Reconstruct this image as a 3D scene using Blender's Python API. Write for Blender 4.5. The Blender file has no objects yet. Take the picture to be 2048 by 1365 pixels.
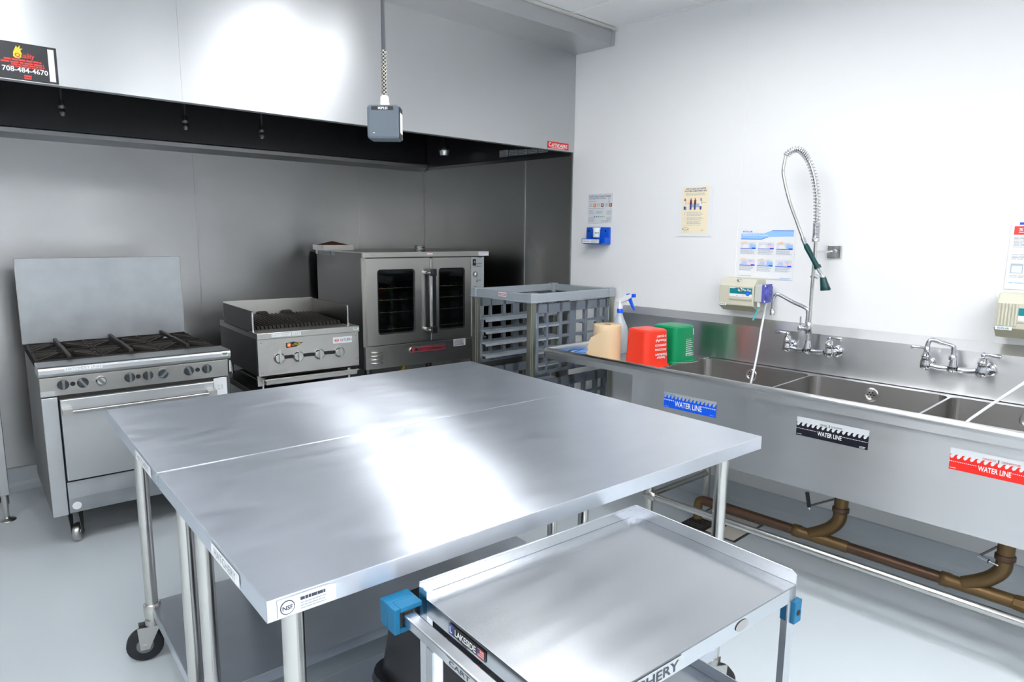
import bpy, bmesh, math, random
from mathutils import Matrix, Vector
random.seed(4)
pi = math.pi
sc = bpy.context.scene
col = sc.collection
# ------------------------------------------------------------------ camera
cd = bpy.data.cameras.new('camera'); cam = bpy.data.objects.new('camera', cd); col.objects.link(cam)
cd.sensor_width = 36; cd.lens = 1354.33 / 2048 * 36; cd.clip_start = .02
M = Matrix(((.72839, .101825, -.677554, -3.45557), (-.685104, .121123, -.718305, -4.75966), (.008926, .987401, .157986, 1.52005), (0, 0, 0, 1)))
cam.matrix_world = M; sc.camera = cam
# ------------------------------------------------------------------ world, exposure
w = bpy.data.worlds.new('world'); sc.world = w; w.use_nodes = True
w.node_tree.nodes['Background'].inputs[0].default_value = (.9, .95, 1, 1); w.node_tree.nodes['Background'].inputs[1].default_value = .3
sc.view_settings.view_transform = 'Standard'; sc.view_settings.look = 'None'
sc.view_settings.gamma = 1; sc.view_settings.exposure = 0.62; sc.view_settings.use_curve_mapping = False
LIGHT = 19.0     # strength of the troffer diffusers

# ------------------------------------------------------------------ materials
MATS = {}
def mat(name, c, rough=.5, metal=0, spec=.5, noise=0, nscale=40, stretch=(1, 1, 1), bump=0, rvar=0, aniso=0, coat=0, emit=0, trans=0, ior=1.45, cvar=0, alpha=1, tan=None, streak=None):
    m = bpy.data.materials.new(name); m.use_nodes = True; MATS[name] = m
    nt = m.node_tree; b = nt.nodes['Principled BSDF']
    b.inputs['Base Color'].default_value = (*c, 1); b.inputs['Roughness'].default_value = rough; b.inputs['Metallic'].default_value = metal
    b.inputs['Specular IOR Level'].default_value = spec; b.inputs['Coat Weight'].default_value = coat; b.inputs['Coat Roughness'].default_value = .1
    b.inputs['Transmission Weight'].default_value = trans; b.inputs['IOR'].default_value = ior; b.inputs['Alpha'].default_value = alpha
    if emit: b.inputs['Emission Color'].default_value = (*c, 1); b.inputs['Emission Strength'].default_value = emit
    if aniso:
        b.inputs['Anisotropic'].default_value = aniso
        vv = nt.nodes.new('ShaderNodeVectorTransform'); vv.vector_type = 'VECTOR'; vv.convert_from = 'OBJECT'; vv.convert_to = 'WORLD'
        vv.inputs[0].default_value = tan or (0, .7, .72); nt.links.new(vv.outputs[0], b.inputs['Tangent'])
    if bump or rvar or cvar:
        tc = nt.nodes.new('ShaderNodeTexCoord'); mp = nt.nodes.new('ShaderNodeMapping'); mp.inputs['Scale'].default_value = stretch
        n = nt.nodes.new('ShaderNodeTexNoise'); n.inputs['Scale'].default_value = nscale; n.inputs['Detail'].default_value = 4
        nt.links.new(tc.outputs['Object'], mp.inputs[0]); nt.links.new(mp.outputs[0], n.inputs[0])
        if bump:
            bp = nt.nodes.new('ShaderNodeBump'); bp.inputs['Strength'].default_value = bump; bp.inputs['Distance'].default_value = .002
            nt.links.new(n.outputs[0], bp.inputs['Height']); nt.links.new(bp.outputs[0], b.inputs['Normal'])
        if rvar or cvar:
            n2 = nt.nodes.new('ShaderNodeTexNoise'); n2.inputs['Scale'].default_value = 2.2; n2.inputs['Detail'].default_value = 3; n2.inputs['Roughness'].default_value = .5
            if streak:
                m2 = nt.nodes.new('ShaderNodeMapping'); m2.inputs['Scale'].default_value = streak
                nt.links.new(tc.outputs['Object'], m2.inputs[0]); nt.links.new(m2.outputs[0], n2.inputs[0]); n2.inputs['Detail'].default_value = 6
            else: nt.links.new(tc.outputs['Object'], n2.inputs[0])
            if rvar:
                r = nt.nodes.new('ShaderNodeMapRange'); r.inputs[1].default_value = .3; r.inputs[2].default_value = .7
                r.inputs[3].default_value = rough - rvar; r.inputs[4].default_value = rough + rvar
                nt.links.new(n2.outputs[0], r.inputs[0]); nt.links.new(r.outputs[0], b.inputs['Roughness'])
            if cvar:
                r = nt.nodes.new('ShaderNodeMix'); r.data_type = 'RGBA'
                r.inputs[6].default_value = (*[x * (1 - cvar) for x in c], 1); r.inputs[7].default_value = (*[min(1, x * (1 + cvar)) for x in c], 1)
                nt.links.new(n2.outputs[0], r.inputs[0]); nt.links.new(r.outputs[2], b.inputs['Base Color'])
    return m
XY = (0, .7, .72); RX = (.7, 0, .72)
mat('hood_steel', (.58, .59, .60), .31, 1, bump=.05, nscale=30, stretch=(1, 1, 14), rvar=.02, aniso=.7, tan=XY)
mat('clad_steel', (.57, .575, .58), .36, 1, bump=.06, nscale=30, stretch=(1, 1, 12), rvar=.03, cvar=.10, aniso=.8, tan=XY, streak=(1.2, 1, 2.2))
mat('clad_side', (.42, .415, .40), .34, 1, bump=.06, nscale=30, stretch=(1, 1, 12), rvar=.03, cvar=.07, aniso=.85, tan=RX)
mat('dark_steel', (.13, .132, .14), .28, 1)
mat('table_steel', (.78, .82, .89), .30, 1, bump=.035, nscale=60, stretch=(1.2, 14, 1), rvar=.02, cvar=.045, aniso=1.0, tan=XY, streak=(3, 9, 1))
mat('cart_steel', (.60, .62, .65), .24, 1, bump=0, nscale=30, stretch=(1, 4, 1), rvar=.02, cvar=.06, aniso=.5, tan=XY, streak=(2, 9, 1))
mat('sink_steel', (.68, .685, .69), .30, 1, bump=.03, nscale=50, stretch=(1, 1, 12), rvar=.012, cvar=.025, aniso=.92, tan=RX, streak=(1, 1, 6))
mat('basin_steel', (.52, .51, .50), .32, 1, bump=.05, nscale=50, stretch=(1, 1, 8), rvar=.03, aniso=.6, tan=RX)
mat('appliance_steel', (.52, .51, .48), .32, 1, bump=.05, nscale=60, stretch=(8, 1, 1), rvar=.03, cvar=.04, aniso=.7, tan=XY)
mat('range_steel', (.52, .54, .55), .38, 1, bump=.05, nscale=60, stretch=(8, 1, 1), rvar=.03, cvar=.05, aniso=.6, tan=XY)
mat('guard_steel', (.36, .38, .395), .40, 1, bump=.05, nscale=20, rvar=.06, cvar=.2, aniso=.5, tan=XY, streak=(4, 4, 4))
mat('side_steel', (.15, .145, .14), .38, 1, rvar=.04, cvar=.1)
mat('tube_steel', (.58, .57, .54), .22, 1, rvar=.04)
mat('chrome', (.60, .61, .64), .07, 1)
mat('chrome_dull', (.62, .62, .60), .2, 1)
mat('galvanized', (.5, .5, .48), .35, 1)
mat('cast_iron', (.035, .03, .028), .6, .35, bump=.5, nscale=60, cvar=.3)
mat('grate_iron', (.07, .062, .055), .5, .5, bump=.5, nscale=80, cvar=.4)
mat('soot_shade', (.02, .018, .017), .7, .2)  # sooty parts; also painted in as the shade of gaps, slots and holes
mat('rust', (.16, .06, .03), .8, .1, cvar=.5)
mat('brass_pipe', (.13, .075, .05), .38, .75, bump=.25, nscale=25, cvar=.35, rvar=.08)
mat('brass_fitting', (.17, .105, .045), .42, .7, bump=.3, nscale=25, cvar=.4, rvar=.08)
mat('wall_white', (.84, .845, .845), .6, 0, spec=.3, bump=.12, nscale=160, cvar=.01)
mat('wall_far', (.50, .51, .52), .6, 0, bump=.12, nscale=160, cvar=.01)  # grey chosen so these unseen walls dim the steel's reflections
mat('ceiling_white', (.82, .82, .82), .85, 0, bump=.4, nscale=120)
mat('grid_white', (.85, .85, .84), .4)
mat('trim_cream', (.62, .61, .57), .5)
mat('floor_epoxy', (.60, .655, .69), .32, 0, bump=.05, nscale=18, rvar=.015, cvar=.012)
mat('cove_epoxy', (.55, .60, .63), .35, 0, cvar=.03)
mat('rack_grey', (.15, .175, .205), .45, 0, bump=.15, nscale=90, cvar=.06)
mat('rack_light', (.33, .365, .40), .42, 0, bump=.15, nscale=90, cvar=.05)
mat('aluminium', (.42, .42, .36), .35, 1)
mat('black_plastic', (.012, .012, .015), .3)
mat('knob_grey', (.04, .045, .05), .35)
mat('knob_edge', (.16, .18, .19), .3, .2)
mat('rubber', (.015, .017, .02), .55)
mat('glass_dark', (.52, .60, .60), .03, 0, trans=1, ior=1.3)
mat('oven_cavity', (.02, .035, .04), .5, .2)
mat('rack_wire', (.50, .46, .28), .35, .9)
mat('white', (.82, .83, .84), .5)
mat('label_white', (.72, .74, .76), .45)
mat('label_grey', (.42, .45, .46), .4)
mat('text_grey', (.38, .42, .46), .6)
mat('text_dark', (.05, .06, .09), .6)
mat('text_navy', (.06, .08, .25), .6)
mat('text_light', (.42, .47, .55), .6)
mat('black', (.015, .015, .018), .45)
mat('sign_black', (.02, .022, .026), .3)
mat('sticker_black', (.012, .012, .02), .3)
mat('red', (.72, .03, .025), .4)
mat('sign_red', (.75, .06, .05), .5)
mat('sticker_red', (.80, .02, .012), .4)
mat('sticker_blue', (.0, .10, .80), .4)
mat('sky_blue', (.16, .42, .85), .5)
mat('pale_blue', (.30, .56, .90), .5)
mat('teal', (.0, .22, .26), .4)
mat('teal_tube', (.05, .50, .58), .3)
mat('cream', (.90, .80, .58), .6)
mat('maroon', (.30, .03, .05), .6)
mat('yellow', (.85, .65, .04), .5)
mat('orange', (.85, .20, .03), .5)
mat('peach', (.95, .62, .42), .6)
mat('pink', (.9, .62, .72), .6)
mat('lilac', (.55, .58, .76), .6)
mat('green_tag', (.05, .2, .06), .5)
mat('bright_green', (.42, .55, .02), .5)
mat('mid_green', (.10, .35, .2), .5)
mat('holder_blue', (.004, .10, .62), .38, bump=.1, nscale=120)
mat('bumper_blue', (.0, .12, .25), .5)
mat('trigger_blue', (.0, .09, .75), .35)
mat('pump_blue', (.09, .10, .42), .4)
mat('dispenser_beige', (.60, .58, .47), .45, bump=.05)
mat('dispenser_dark', (.45, .43, .31), .5)
mat('dispenser_grey', (.55, .57, .52), .45)
mat('bucket_red', (.86, .045, .02), .3)
mat('bucket_green', (.0, .27, .10), .3)
mat('paper_kraft', (.64, .48, .30), .9, bump=.3, nscale=90)
mat('paper_inner', (.40, .26, .14), .9)
mat('cloth_blue', (.16, .38, .78), .9, bump=.5, nscale=70)
mat('cloth_stripe', (.01, .08, .5), .9)
mat('bottle_plastic', (.80, .85, .9), .25, trans=.5)
mat('spray_green', (.0, .045, .045), .3)
mat('tube_white', (.75, .78, .80), .3)
mat('box_grey', (.10, .125, .15), .5, bump=.2, nscale=90)
mat('cord_grey', (.05, .055, .065), .45)
mat('mesh_wire', (.55, .53, .46), .3, .9)
mat('porcelain', (.62, .58, .50), .5, cvar=.25)
mat('scratch', (.30, .30, .30), .5)
mat('lamp', (.975, .985, 1.0), .5, emit=LIGHT * 1.2)
mat('lamp_dim', (.975, .985, 1.0), .5, emit=LIGHT * .75)     # first two panels, dimmed so wall and cladding come out less bright

# ------------------------------------------------------------------ builders
ROOT = {}
def empty(name, loc, rz=0, label=None, cat=None, group=None, kind=None):
    o = bpy.data.objects.new(name, None); col.objects.link(o); o.empty_display_size = .05
    o.location = loc; o.rotation_euler = (0, 0, rz)
    ROOT[o] = Matrix.Translation(loc) @ Matrix.Rotation(rz, 4, 'Z')
    tag(o, label, cat, group, kind); return o
def tag(o, label=None, cat=None, group=None, kind=None):
    if label: o['label'] = label
    if cat: o['category'] = cat
    if group: o['group'] = group
    if kind: o['kind'] = kind
    return o
def frame(axis):
    a = Vector(axis).normalized(); h = Vector((0, 0, 1)) if abs(a.z) < .9 else Vector((1, 0, 0))
    u = h.cross(a).normalized(); return u, a.cross(u), a
class MB:
    def __init__(s): s.v = []; s.f = []; s.m = []; s.sm = []; s.mats = []
    def mi(s, m):
        if m not in s.mats: s.mats.append(m)
        return s.mats.index(m)
    def add(s, vs, fs, m='white', smooth=False):
        b = len(s.v); s.v += [Vector(v) for v in vs]; k = s.mi(m)
        for f in fs: s.f.append([b + i for i in f]); s.m.append(k); s.sm.append(smooth)
        return s
    def box(s, x0, x1, y0, y1, z0, z1, m='white'):
        x0, x1 = sorted((x0, x1)); y0, y1 = sorted((y0, y1)); z0, z1 = sorted((z0, z1))
        return s.add([(x0, y0, z0), (x1, y0, z0), (x1, y1, z0), (x0, y1, z0), (x0, y0, z1), (x1, y0, z1), (x1, y1, z1), (x0, y1, z1)],
                     [(0, 3, 2, 1), (4, 5, 6, 7), (0, 1, 5, 4), (1, 2, 6, 5), (2, 3, 7, 6), (3, 0, 4, 7)], m)
    def bar(s, p, q, wd, ht, m='white', up=(0, 0, 1)):
        p = Vector(p); q = Vector(q); a = (q - p).normalized(); u = Vector(up)
        r = a.cross(u)
        if r.length < 1e-4: r = a.cross(Vector((1, 0, 0)))
        r.normalize(); u = r.cross(a).normalized(); r *= wd / 2; u *= ht / 2
        return s.add([p - r - u, p + r - u, p + r + u, p - r + u, q - r - u, q + r - u, q + r + u, q - r + u],
                     [(0, 1, 2, 3), (7, 6, 5, 4), (0, 4, 5, 1), (1, 5, 6, 2), (2, 6, 7, 3), (3, 7, 4, 0)], m)
    def lathe(s, p, axis, prof, m='white', n=20, a0=0, cap=True, smooth=True):
        p = Vector(p); u, v, a = frame(axis); vs = []; fs = []
        for (r, h) in prof:
            for i in range(n):
                t = a0 + 2 * pi * i / n; vs.append(p + a * h + (u * math.cos(t) + v * math.sin(t)) * r)
        for k in range(len(prof) - 1):
            for i in range(n):
                j = (i + 1) % n; fs.append((k * n + i, k * n + j, (k + 1) * n + j, (k + 1) * n + i))
        s.add(vs, fs, m, smooth)
        if cap:
            for k, (r, h) in ((0, prof[0]), (len(prof) - 1, prof[-1])):
                if r > 1e-5:
                    ring = vs[k * n:(k + 1) * n]; s.add(ring, [tuple(range(n))[::-1] if k == 0 else tuple(range(n))], m)
        return s
    def cyl(s, p, q, r, m='white', n=16, r2=None):
        p = Vector(p); q = Vector(q); return s.lathe(p, q - p, [(r, 0), (r2 if r2 is not None else r, (q - p).length)], m, n)
    def tube(s, pts, r, m='white', n=10, closed=False, rs=None):
        pts = [Vector(p) for p in pts]; N = len(pts); vs = []; fs = []
        d = (pts[1] - pts[0]).normalized(); u, v, _ = frame(d)
        for i, p in enumerate(pts):
            t = (pts[(i + 1) % N] - pts[i - 1]) if (closed or 0 < i < N - 1) else (pts[1] - pts[0] if i == 0 else pts[-1] - pts[-2])
            t.normalize(); u = (u - t * u.dot(t)).normalized(); v = t.cross(u)
            rr = rs[i] if rs else r
            for k in range(n): a = 2 * pi * k / n; vs.append(p + (u * math.cos(a) + v * math.sin(a)) * rr)
        for i in range(N if closed else N - 1):
            j = (i + 1) % N
            for k in range(n): l = (k + 1) % n; fs.append((i * n + k, i * n + l, j * n + l, j * n + k))
        s.add(vs, fs, m, True)
        if not closed:
            s.add(vs[:n], [tuple(range(n))[::-1]], m); s.add(vs[-n:], [tuple(range(n))], m)
        return s
    def prism(s, prof, axis, a, b, m='white'):
        """prof: 2D points; axis 'x': (y,z) 'y': (x,z) 'z': (x,y)"""
        n = len(prof)
        def P(p, t): return {'x': (t, p[0], p[1]), 'y': (p[0], t, p[1]), 'z': (p[0], p[1], t)}[axis]
        s.add([P(p, a) for p in prof] + [P(p, b) for p in prof],
              [tuple(range(n))[::-1], tuple(range(n, 2 * n))] + [(i, (i + 1) % n, n + (i + 1) % n, n + i) for i in range(n)], m)
        return s
    def build(s, name, parent=None, world=False, bevel=0, label=None, **kw):
        me = bpy.data.meshes.new(name); vs = s.v
        T = Matrix.Identity(4)
        if parent is not None and world: T = ROOT[parent].inverted()
        org = Vector((0, 0, 0))
        if parent is None:
            xs = [v.x for v in vs]; ys = [v.y for v in vs]; zs = [v.z for v in vs]
            org = Vector(((min(xs) + max(xs)) / 2, (min(ys) + max(ys)) / 2, min(zs)))
        me.from_pydata([tuple(T @ v - org) for v in vs], [], s.f)
        for k in s.mats: me.materials.append(MATS[k])
        me.polygons.foreach_set('material_index', s.m); me.polygons.foreach_set('use_smooth', s.sm)
        bm = bmesh.new(); bm.from_mesh(me); bmesh.ops.recalc_face_normals(bm, faces=bm.faces); bm.to_mesh(me); bm.free()
        me.update()
        o = bpy.data.objects.new(name, me); col.objects.link(o)
        if parent is not None: o.parent = parent; ROOT[o] = ROOT[parent]
        else: o.location = org; ROOT[o] = Matrix.Translation(org)
        if bevel:
            b = o.modifiers.new('bevel', 'BEVEL'); b.width = bevel; b.segments = 2; b.limit_method = 'ANGLE'; b.angle_limit = .6; b.harden_normals = False
        tag(o, label, **kw); return o
def box(name, parent, d, m, bevel=0, world=False, **kw): return MB().box(*d, m).build(name, parent, world, bevel, **kw)

FC = {}
def text_mesh(t, bold):
    if (t, bold) in FC: return FC[(t, bold)]
    cu = bpy.data.curves.new('t', 'FONT'); cu.body = t; cu.size = 1; cu.resolution_u = 2
    if bold: cu.offset = .02
    o = bpy.data.objects.new('t', cu); col.objects.link(o)
    dg = bpy.context.evaluated_depsgraph_get(); me = bpy.data.meshes.new_from_object(o.evaluated_get(dg))
    vs = [v.co.copy() for v in me.vertices]; fs = [tuple(p.vertices) for p in me.polygons]
    bpy.data.objects.remove(o); bpy.data.curves.remove(cu); bpy.data.meshes.remove(me)
    x0 = min(v.x for v in vs); x1 = max(v.x for v in vs); y0 = min(v.y for v in vs); y1 = max(v.y for v in vs)
    r = ([((v.x - x0) / (x1 - x0), (v.y - y0) / (y1 - y0)) for v in vs], fs); FC[(t, bold)] = r; return r
class Face:
    """a flat print surface: o = lower left corner, r = right, u = up, (unit), n = outward"""
    def __init__(s, o, r, u, lift=.0006):
        s.o = Vector(o); s.r = Vector(r).normalized(); s.u = Vector(u).normalized(); s.n = s.r.cross(s.u); s.mb = MB(); s.l = lift
    def P(s, x, y, k=1): return s.o + s.r * x + s.u * y + s.n * s.l * k
    def rect(s, x0, y0, x1, y1, m, k=1): s.mb.add([s.P(x0, y0, k), s.P(x1, y0, k), s.P(x1, y1, k), s.P(x0, y1, k)], [(0, 1, 2, 3)], m); return s
    def poly(s, pts, m, k=1): s.mb.add([s.P(x, y, k) for x, y in pts], [tuple(range(len(pts)))], m); return s
    def disc(s, x, y, r, m, k=1, ry=None, n=14): return s.poly([(x + r * math.cos(2 * pi * i / n), y + (ry or r) * math.sin(2 * pi * i / n)) for i in range(n)], m, k)
    def text(s, t, x0, y0, x1, y1, m, k=2, bold=False, slant=0, flip=False):
        vs, fs = text_mesh(t, bold)
        if flip: vs = [(1 - a, 1 - b) for a, b in vs]
        s.mb.add([s.P(x0 + (x1 - x0) * a + slant * b * (y1 - y0), y0 + (y1 - y0) * b, k) for a, b in vs], fs, m); return s
    def lines(s, x0, y1, x1, n, step, h, m, k=1, ragged=.25):
        for i in range(n):
            e = x1 - (x1 - x0) * ragged * random.random(); x = x0
            while x < e - 1e-4:
                q = min(e, x + (x1 - x0) * random.uniform(.08, .2)); s.rect(x, y1 - i * step - h, q, y1 - i * step, m, k); x = q + (x1 - x0) * .02
        return s
    def build(s, name, parent, world=False, **kw):
        mb = s.mb
        o = mb.build(name, parent, world, **kw)
        return o

def arc(c, r, a0, a1, n, plane='xz', other=0):
    out = []
    for i in range(n + 1):
        t = a0 + (a1 - a0) * i / n; p = (c[0] + r * math.cos(t), c[1] + r * math.sin(t))
        out.append({'xz': (p[0], other, p[1]), 'yz': (other, p[0], p[1]), 'xy': (p[0], p[1], other)}[plane])
    return out
def spline(pts, k=8):
    P = [Vector(p) for p in pts]; P = [P[0] * 2 - P[1]] + P + [P[-1] * 2 - P[-2]]; out = []
    for i in range(1, len(P) - 2):
        a, b, c, d = P[i - 1:i + 3]
        for j in range(k):
            t = j / k; out.append(.5 * ((2 * b) + (c - a) * t + (2 * a - 5 * b + 4 * c - d) * t * t + (3 * b - a - 3 * c + d) * t ** 3))
    out.append(P[-2]); return out

# ================================================================== SETTING
ZC = 2.754; X0 = -6.0; Y0 = -7.6
o = MB().box(X0, .0, Y0, 0, -.1, 0, 'floor_epoxy').build('floor', kind='structure')
wb = empty('wall_back', (-3, 0, 0), kind='structure')
box('wall_core', wb, (X0, .0, .012, .12, 0, 3.0), 'wall_white', world=True)
for a, b in ((-4.29, -3.07), (-3.07, -1.849), (-1.849, -.623), (-.623, -.0)):
    box('steel_panel', wb, (a + .0015, b - .0015, -.0, .012, .135, 2.7), 'clad_steel', world=True)
for x in (-3.07, -1.849, -.623): box('joint_strip', wb, (x - .006, x + .006, -.003, .0, .135, 2.02), 'clad_steel', .001, True)
box('wall_panel', wb, (X0, -4.29, 0, .012, .135, ZC), 'wall_white', world=True)
wr = empty('wall_right', (0, -3, 0), kind='structure')
box('wall_core', wr, (.012, .12, Y0, .12, 0, 3.0), 'wall_white', world=True)
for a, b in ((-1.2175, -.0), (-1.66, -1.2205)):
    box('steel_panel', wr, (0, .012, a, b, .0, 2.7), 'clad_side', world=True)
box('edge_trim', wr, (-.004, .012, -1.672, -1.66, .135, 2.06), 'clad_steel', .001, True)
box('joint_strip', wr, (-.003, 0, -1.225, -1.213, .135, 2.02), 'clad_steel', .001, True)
for a, b in ((-2.87, -1.673), (-4.083, -2.876), (-5.3, -4.089), (-6.5, -5.306), (Y0, -6.506)):
    box('wall_panel', wr, (0, .012, a, b, .0, ZC), 'wall_white', world=True)
for y in (-2.873, -4.086, -5.303, -6.503): box('joint_strip', wr, (-.0012, .004, y - .007, y + .007, .12, ZC), 'wall_white', .0005, True)
wl = MB().box(X0 - .1, X0, Y0, 0, 0, 3, 'wall_far').build('wall_left', kind='structure')
wf = MB().box(X0, 0, Y0 - .1, Y0, 0, 3, 'wall_far').build('wall_front', kind='structure')
cove = [(0, 0), (-.05, 0), (-.03, .006), (-.014, .02), (-.006, .045), (-.006, .125), (0, .13)]
MB().prism([(y - .0005, z + .0005) for y, z in cove], 'x', X0, -.02, 'cove_epoxy').build('baseboard_back', kind='structure')
MB().prism([(x - .0005, z + .0005) for x, z in cove], 'y', Y0, -.055, 'cove_epoxy').build('baseboard_right', kind='structure')
# suspended ceiling
ce = empty('ceiling', (-3, -3.8, ZC), kind='structure')
box('ceiling_deck', ce, (X0, 0, Y0, 0, ZC + .05, ZC + .1), 'ceiling_white', world=True)
gx = [-.412 - .61 * i for i in range(-0, 10)]; gx = [0] + gx
gy = [-1.99 - .001] + [-2.60 - 1.22 * i for i in range(0, 5)]
lamps = [(-1.33, -3.21), (-3.15, -3.21), (-1.33, -5.65), (-3.15, -5.65), (-4.9, -3.21), (-4.9, -5.65), (-2.24, -6.9), (-4.0, -6.9)]  # last three panels are unseen additions that raise the ambient light
ti = None
for i in range(len(gx) - 1):
    for j in range(len(gy) - 1):
        xa, xb = gx[i + 1], gx[i]; ya, yb = gy[j + 1], gy[j]
        if xa < X0: xa = X0
        cx, cy = (xa + xb) / 2, (ya + yb) / 2
        box('ceiling_tile', ce, (xa + .004, xb - .004, max(ya, Y0) + .004, yb - .004, ZC + .004, ZC + .02), 'ceiling_white', world=True)
for x in gx[1:]: box('grid_bar', ce, (x - .012, x + .012, Y0, -1.99, ZC, ZC + .006), 'grid_white', world=True)
for y in gy[1:]: box('grid_bar', ce, (X0, 0, y - .012, y + .012, ZC - .0005, ZC + .005), 'grid_white', world=True)
MB().box(-.02, 0, Y0, -1.99, ZC - .002, ZC + .02, 'grid_white').box(X0, 0, -2.012, -1.992, ZC - .012, ZC, 'trim_cream').build('trim_1', kind='structure')
for i, (x, y) in enumerate(lamps):
    L = empty('ceiling_light', (x, y, ZC - .054), 0, ('lit ceiling panel above the gap between tables and sink', 'lit ceiling panel above the left ends of the work tables', 'lit ceiling panel behind the camera on the sink side', 'lit ceiling panel behind the camera, middle of the room', 'lit ceiling panel farthest left, beside the left wall', 'added ceiling panel for ambient light, left corner behind the camera', 'added ceiling panel for ambient light, front wall on the sink side', 'added ceiling panel for ambient light, front wall on the left side')[i], 'light', 'ceiling light panels')
    MB().box(-.303, .303, -.608, -.58, 0, .05, 'grid_white').box(-.303, .303, .58, .608, 0, .05, 'grid_white').box(-.303, -.28, -.58, .58, 0, .05, 'grid_white').box(.28, .303, -.58, .58, 0, .05, 'grid_white').build('frame', L)
    for sx in (-1, 1): MB().box(sx * .12, sx * .235, -.58, .58, .004, .02, 'lamp_dim' if i < 2 else 'lamp').build('diffuser', L)
    MB().box(-.11, .11, -.58, .58, .002, .03, 'grid_white').build('centre_spine', L); MB().box(-.303, .303, -.608, .608, .048, .052, 'grid_white').build('back_tray', L)

# ================================================================== EXHAUST HOOD
H = 2.046; D = 1.678; T = 2.66; D2 = 1.99
hd = empty('exhaust_hood', (-2.2, -.85, H), 0, 'large stainless steel exhaust hood with a dark hollow underside over the range, grill and oven', 'hood')
HX = -4.3
for a, b in ((HX, -2.4448), (-2.4442, -.002)):
    box('front_panel', hd, (a, b, -D, -D + .02, H + .004, T), 'hood_steel', world=True)
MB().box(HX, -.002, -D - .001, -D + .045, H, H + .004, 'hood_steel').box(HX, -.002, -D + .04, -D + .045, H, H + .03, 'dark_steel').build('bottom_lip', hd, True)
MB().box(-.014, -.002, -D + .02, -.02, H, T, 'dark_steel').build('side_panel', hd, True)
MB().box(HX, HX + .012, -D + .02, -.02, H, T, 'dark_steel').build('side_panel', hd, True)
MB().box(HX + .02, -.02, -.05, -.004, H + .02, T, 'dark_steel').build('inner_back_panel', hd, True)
MB().box(HX + .02, -.02, -D + .03, -.05, T - .03, T - .01, 'soot_shade').build('top_panel', hd, True)
MB().prism([(-.075, H - .004), (-.003, H - .03), (-.003, H + .03), (-.05, H + .03), (-.075, H + .02)], 'x', HX, -.016, 'hood_steel').build('rear_ledge', hd, True)
MB().prism([(-.016, H - .0), (-.004, H - .02), (-.004, H + .01), (-.016, H + .02)], 'y', -D + .03, -.08, 'dark_steel').build('side_ledge', hd, True)
MB().box(HX, -.004, -D2, -D2 + .015, T - .002, ZC - .001, 'hood_steel').build('closure_front', hd, True)
MB().box(HX, -.004, -D2 + .015, -.02, T - .002, T + .012, 'hood_steel').build('closure_underside', hd, True)
MB().box(-.035, -.012, -D2 - .002, -D2, T - .002, ZC - .001, 'hood_steel').build('closure_joint', hd, True)
F = Face((-.254, -D - .001, 2.055), (1, 0, -.0), (0, 0, 1), .0006)
F.rect(0, 0, .196, .042, 'red', 1).text('C', .008, .010, .030, .036, 'white', 2, True).text('APTIVE', .032, .010, .108, .032, 'white', 2, True, .1).text('AIRE', .110, .010, .182, .032, 'white', 2, True, .1)
F.lines(.035, .0075, .16, 1, .01, .004, 'cream', 2, .1); F.build('badge', hd, True, label='red badge with white capital letters')
F = Face((-.0145, -.96, 2.058), (0, -1, 0), (0, 0, 1))
for k in range(5): F.rect(k * .1, .0, k * .1 + .092, .055 - .005 * k, 'label_grey'); F.lines(k * .1 + .006, .05 - .005 * k, k * .1 + .086, 4, .011, .003, 'text_dark', 2)
F.build('rating_label', hd, True, label='row of grey rating labels inside the hood end')
for (x, y, zt, zb) in ((-2.72, -.85, 2.64, 2.05), (-2.165, -.85, 2.64, 2.045), (-1.75, -.85, 2.64, 2.04)):
    MB().cyl((x, y, zt), (x, y, zb + .07), .0075, 'side_steel', 8).lathe((x, y, zb), (0, 0, 1), [(.009, 0), (.013, .012), (.013, .03), (.009, .034), (.016, .036), (.016, .05), (.009, .075)], 'side_steel', 10).build('fire_nozzle', hd, True)
q = MB(); q.tube(spline([(-.02, -.45, 2.34), (-.12, -.47, 2.30), (-.17, -.50, 2.22)], 5), .008, 'chrome_dull', 8)
q.lathe((-.17, -.50, 2.10), (0, 0, 1), [(.030, 0), (.040, .03), (.042, .07), (.02, .08), (.014, .13)], 'chrome_dull', 14); q.build('corner_nozzle', hd, True)

# sign on the hood
sg = empty('fire_service_sign', (-3.05, -D, 2.05), 0, 'black service sign with a flame logo and white phone number on the hood front', 'sign')
MB().box(-3.12, -2.879, -D - .006, -D - .0005, 2.049, 2.176, 'sign_black').build('plate', sg, True, .001)
F = Face((-3.12, -D - .0062, 2.049), (1, 0, 0), (0, 0, 1), .0005)
F.rect(.213, .006, .232, .119, 'white')
F.poly([(.108, .078), (.113, .073), (.125, .072), (.133, .078), (.135, .088), (.131, .1), (.138, .108), (.129, .106), (.131, .118), (.122, .108), (.120, .116), (.114, .104), (.109, .092)], 'yellow', 1)
F.text('Q', .113, .074, .129, .091, 'sign_red', 3, True).text('uality', .130, .07, .170, .094, 'sign_red', 2, True, .1)
for y, a, b, h in ((.066, .08, .195, .006), (.057, .07, .2, .006), (.049, .1, .2, .005), (.042, .09, .201, .004)): F.lines(a, y + .004, b, 1, .01, h, 'sign_red', 1, .05)
F.text('708-484-4670', .072, .025, .209, .043, 'white', 2, True).lines(.135, .018, .158, 2, .008, .006, 'sign_red', 1, .05)
F.build('lettering', sg, True)

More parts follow.
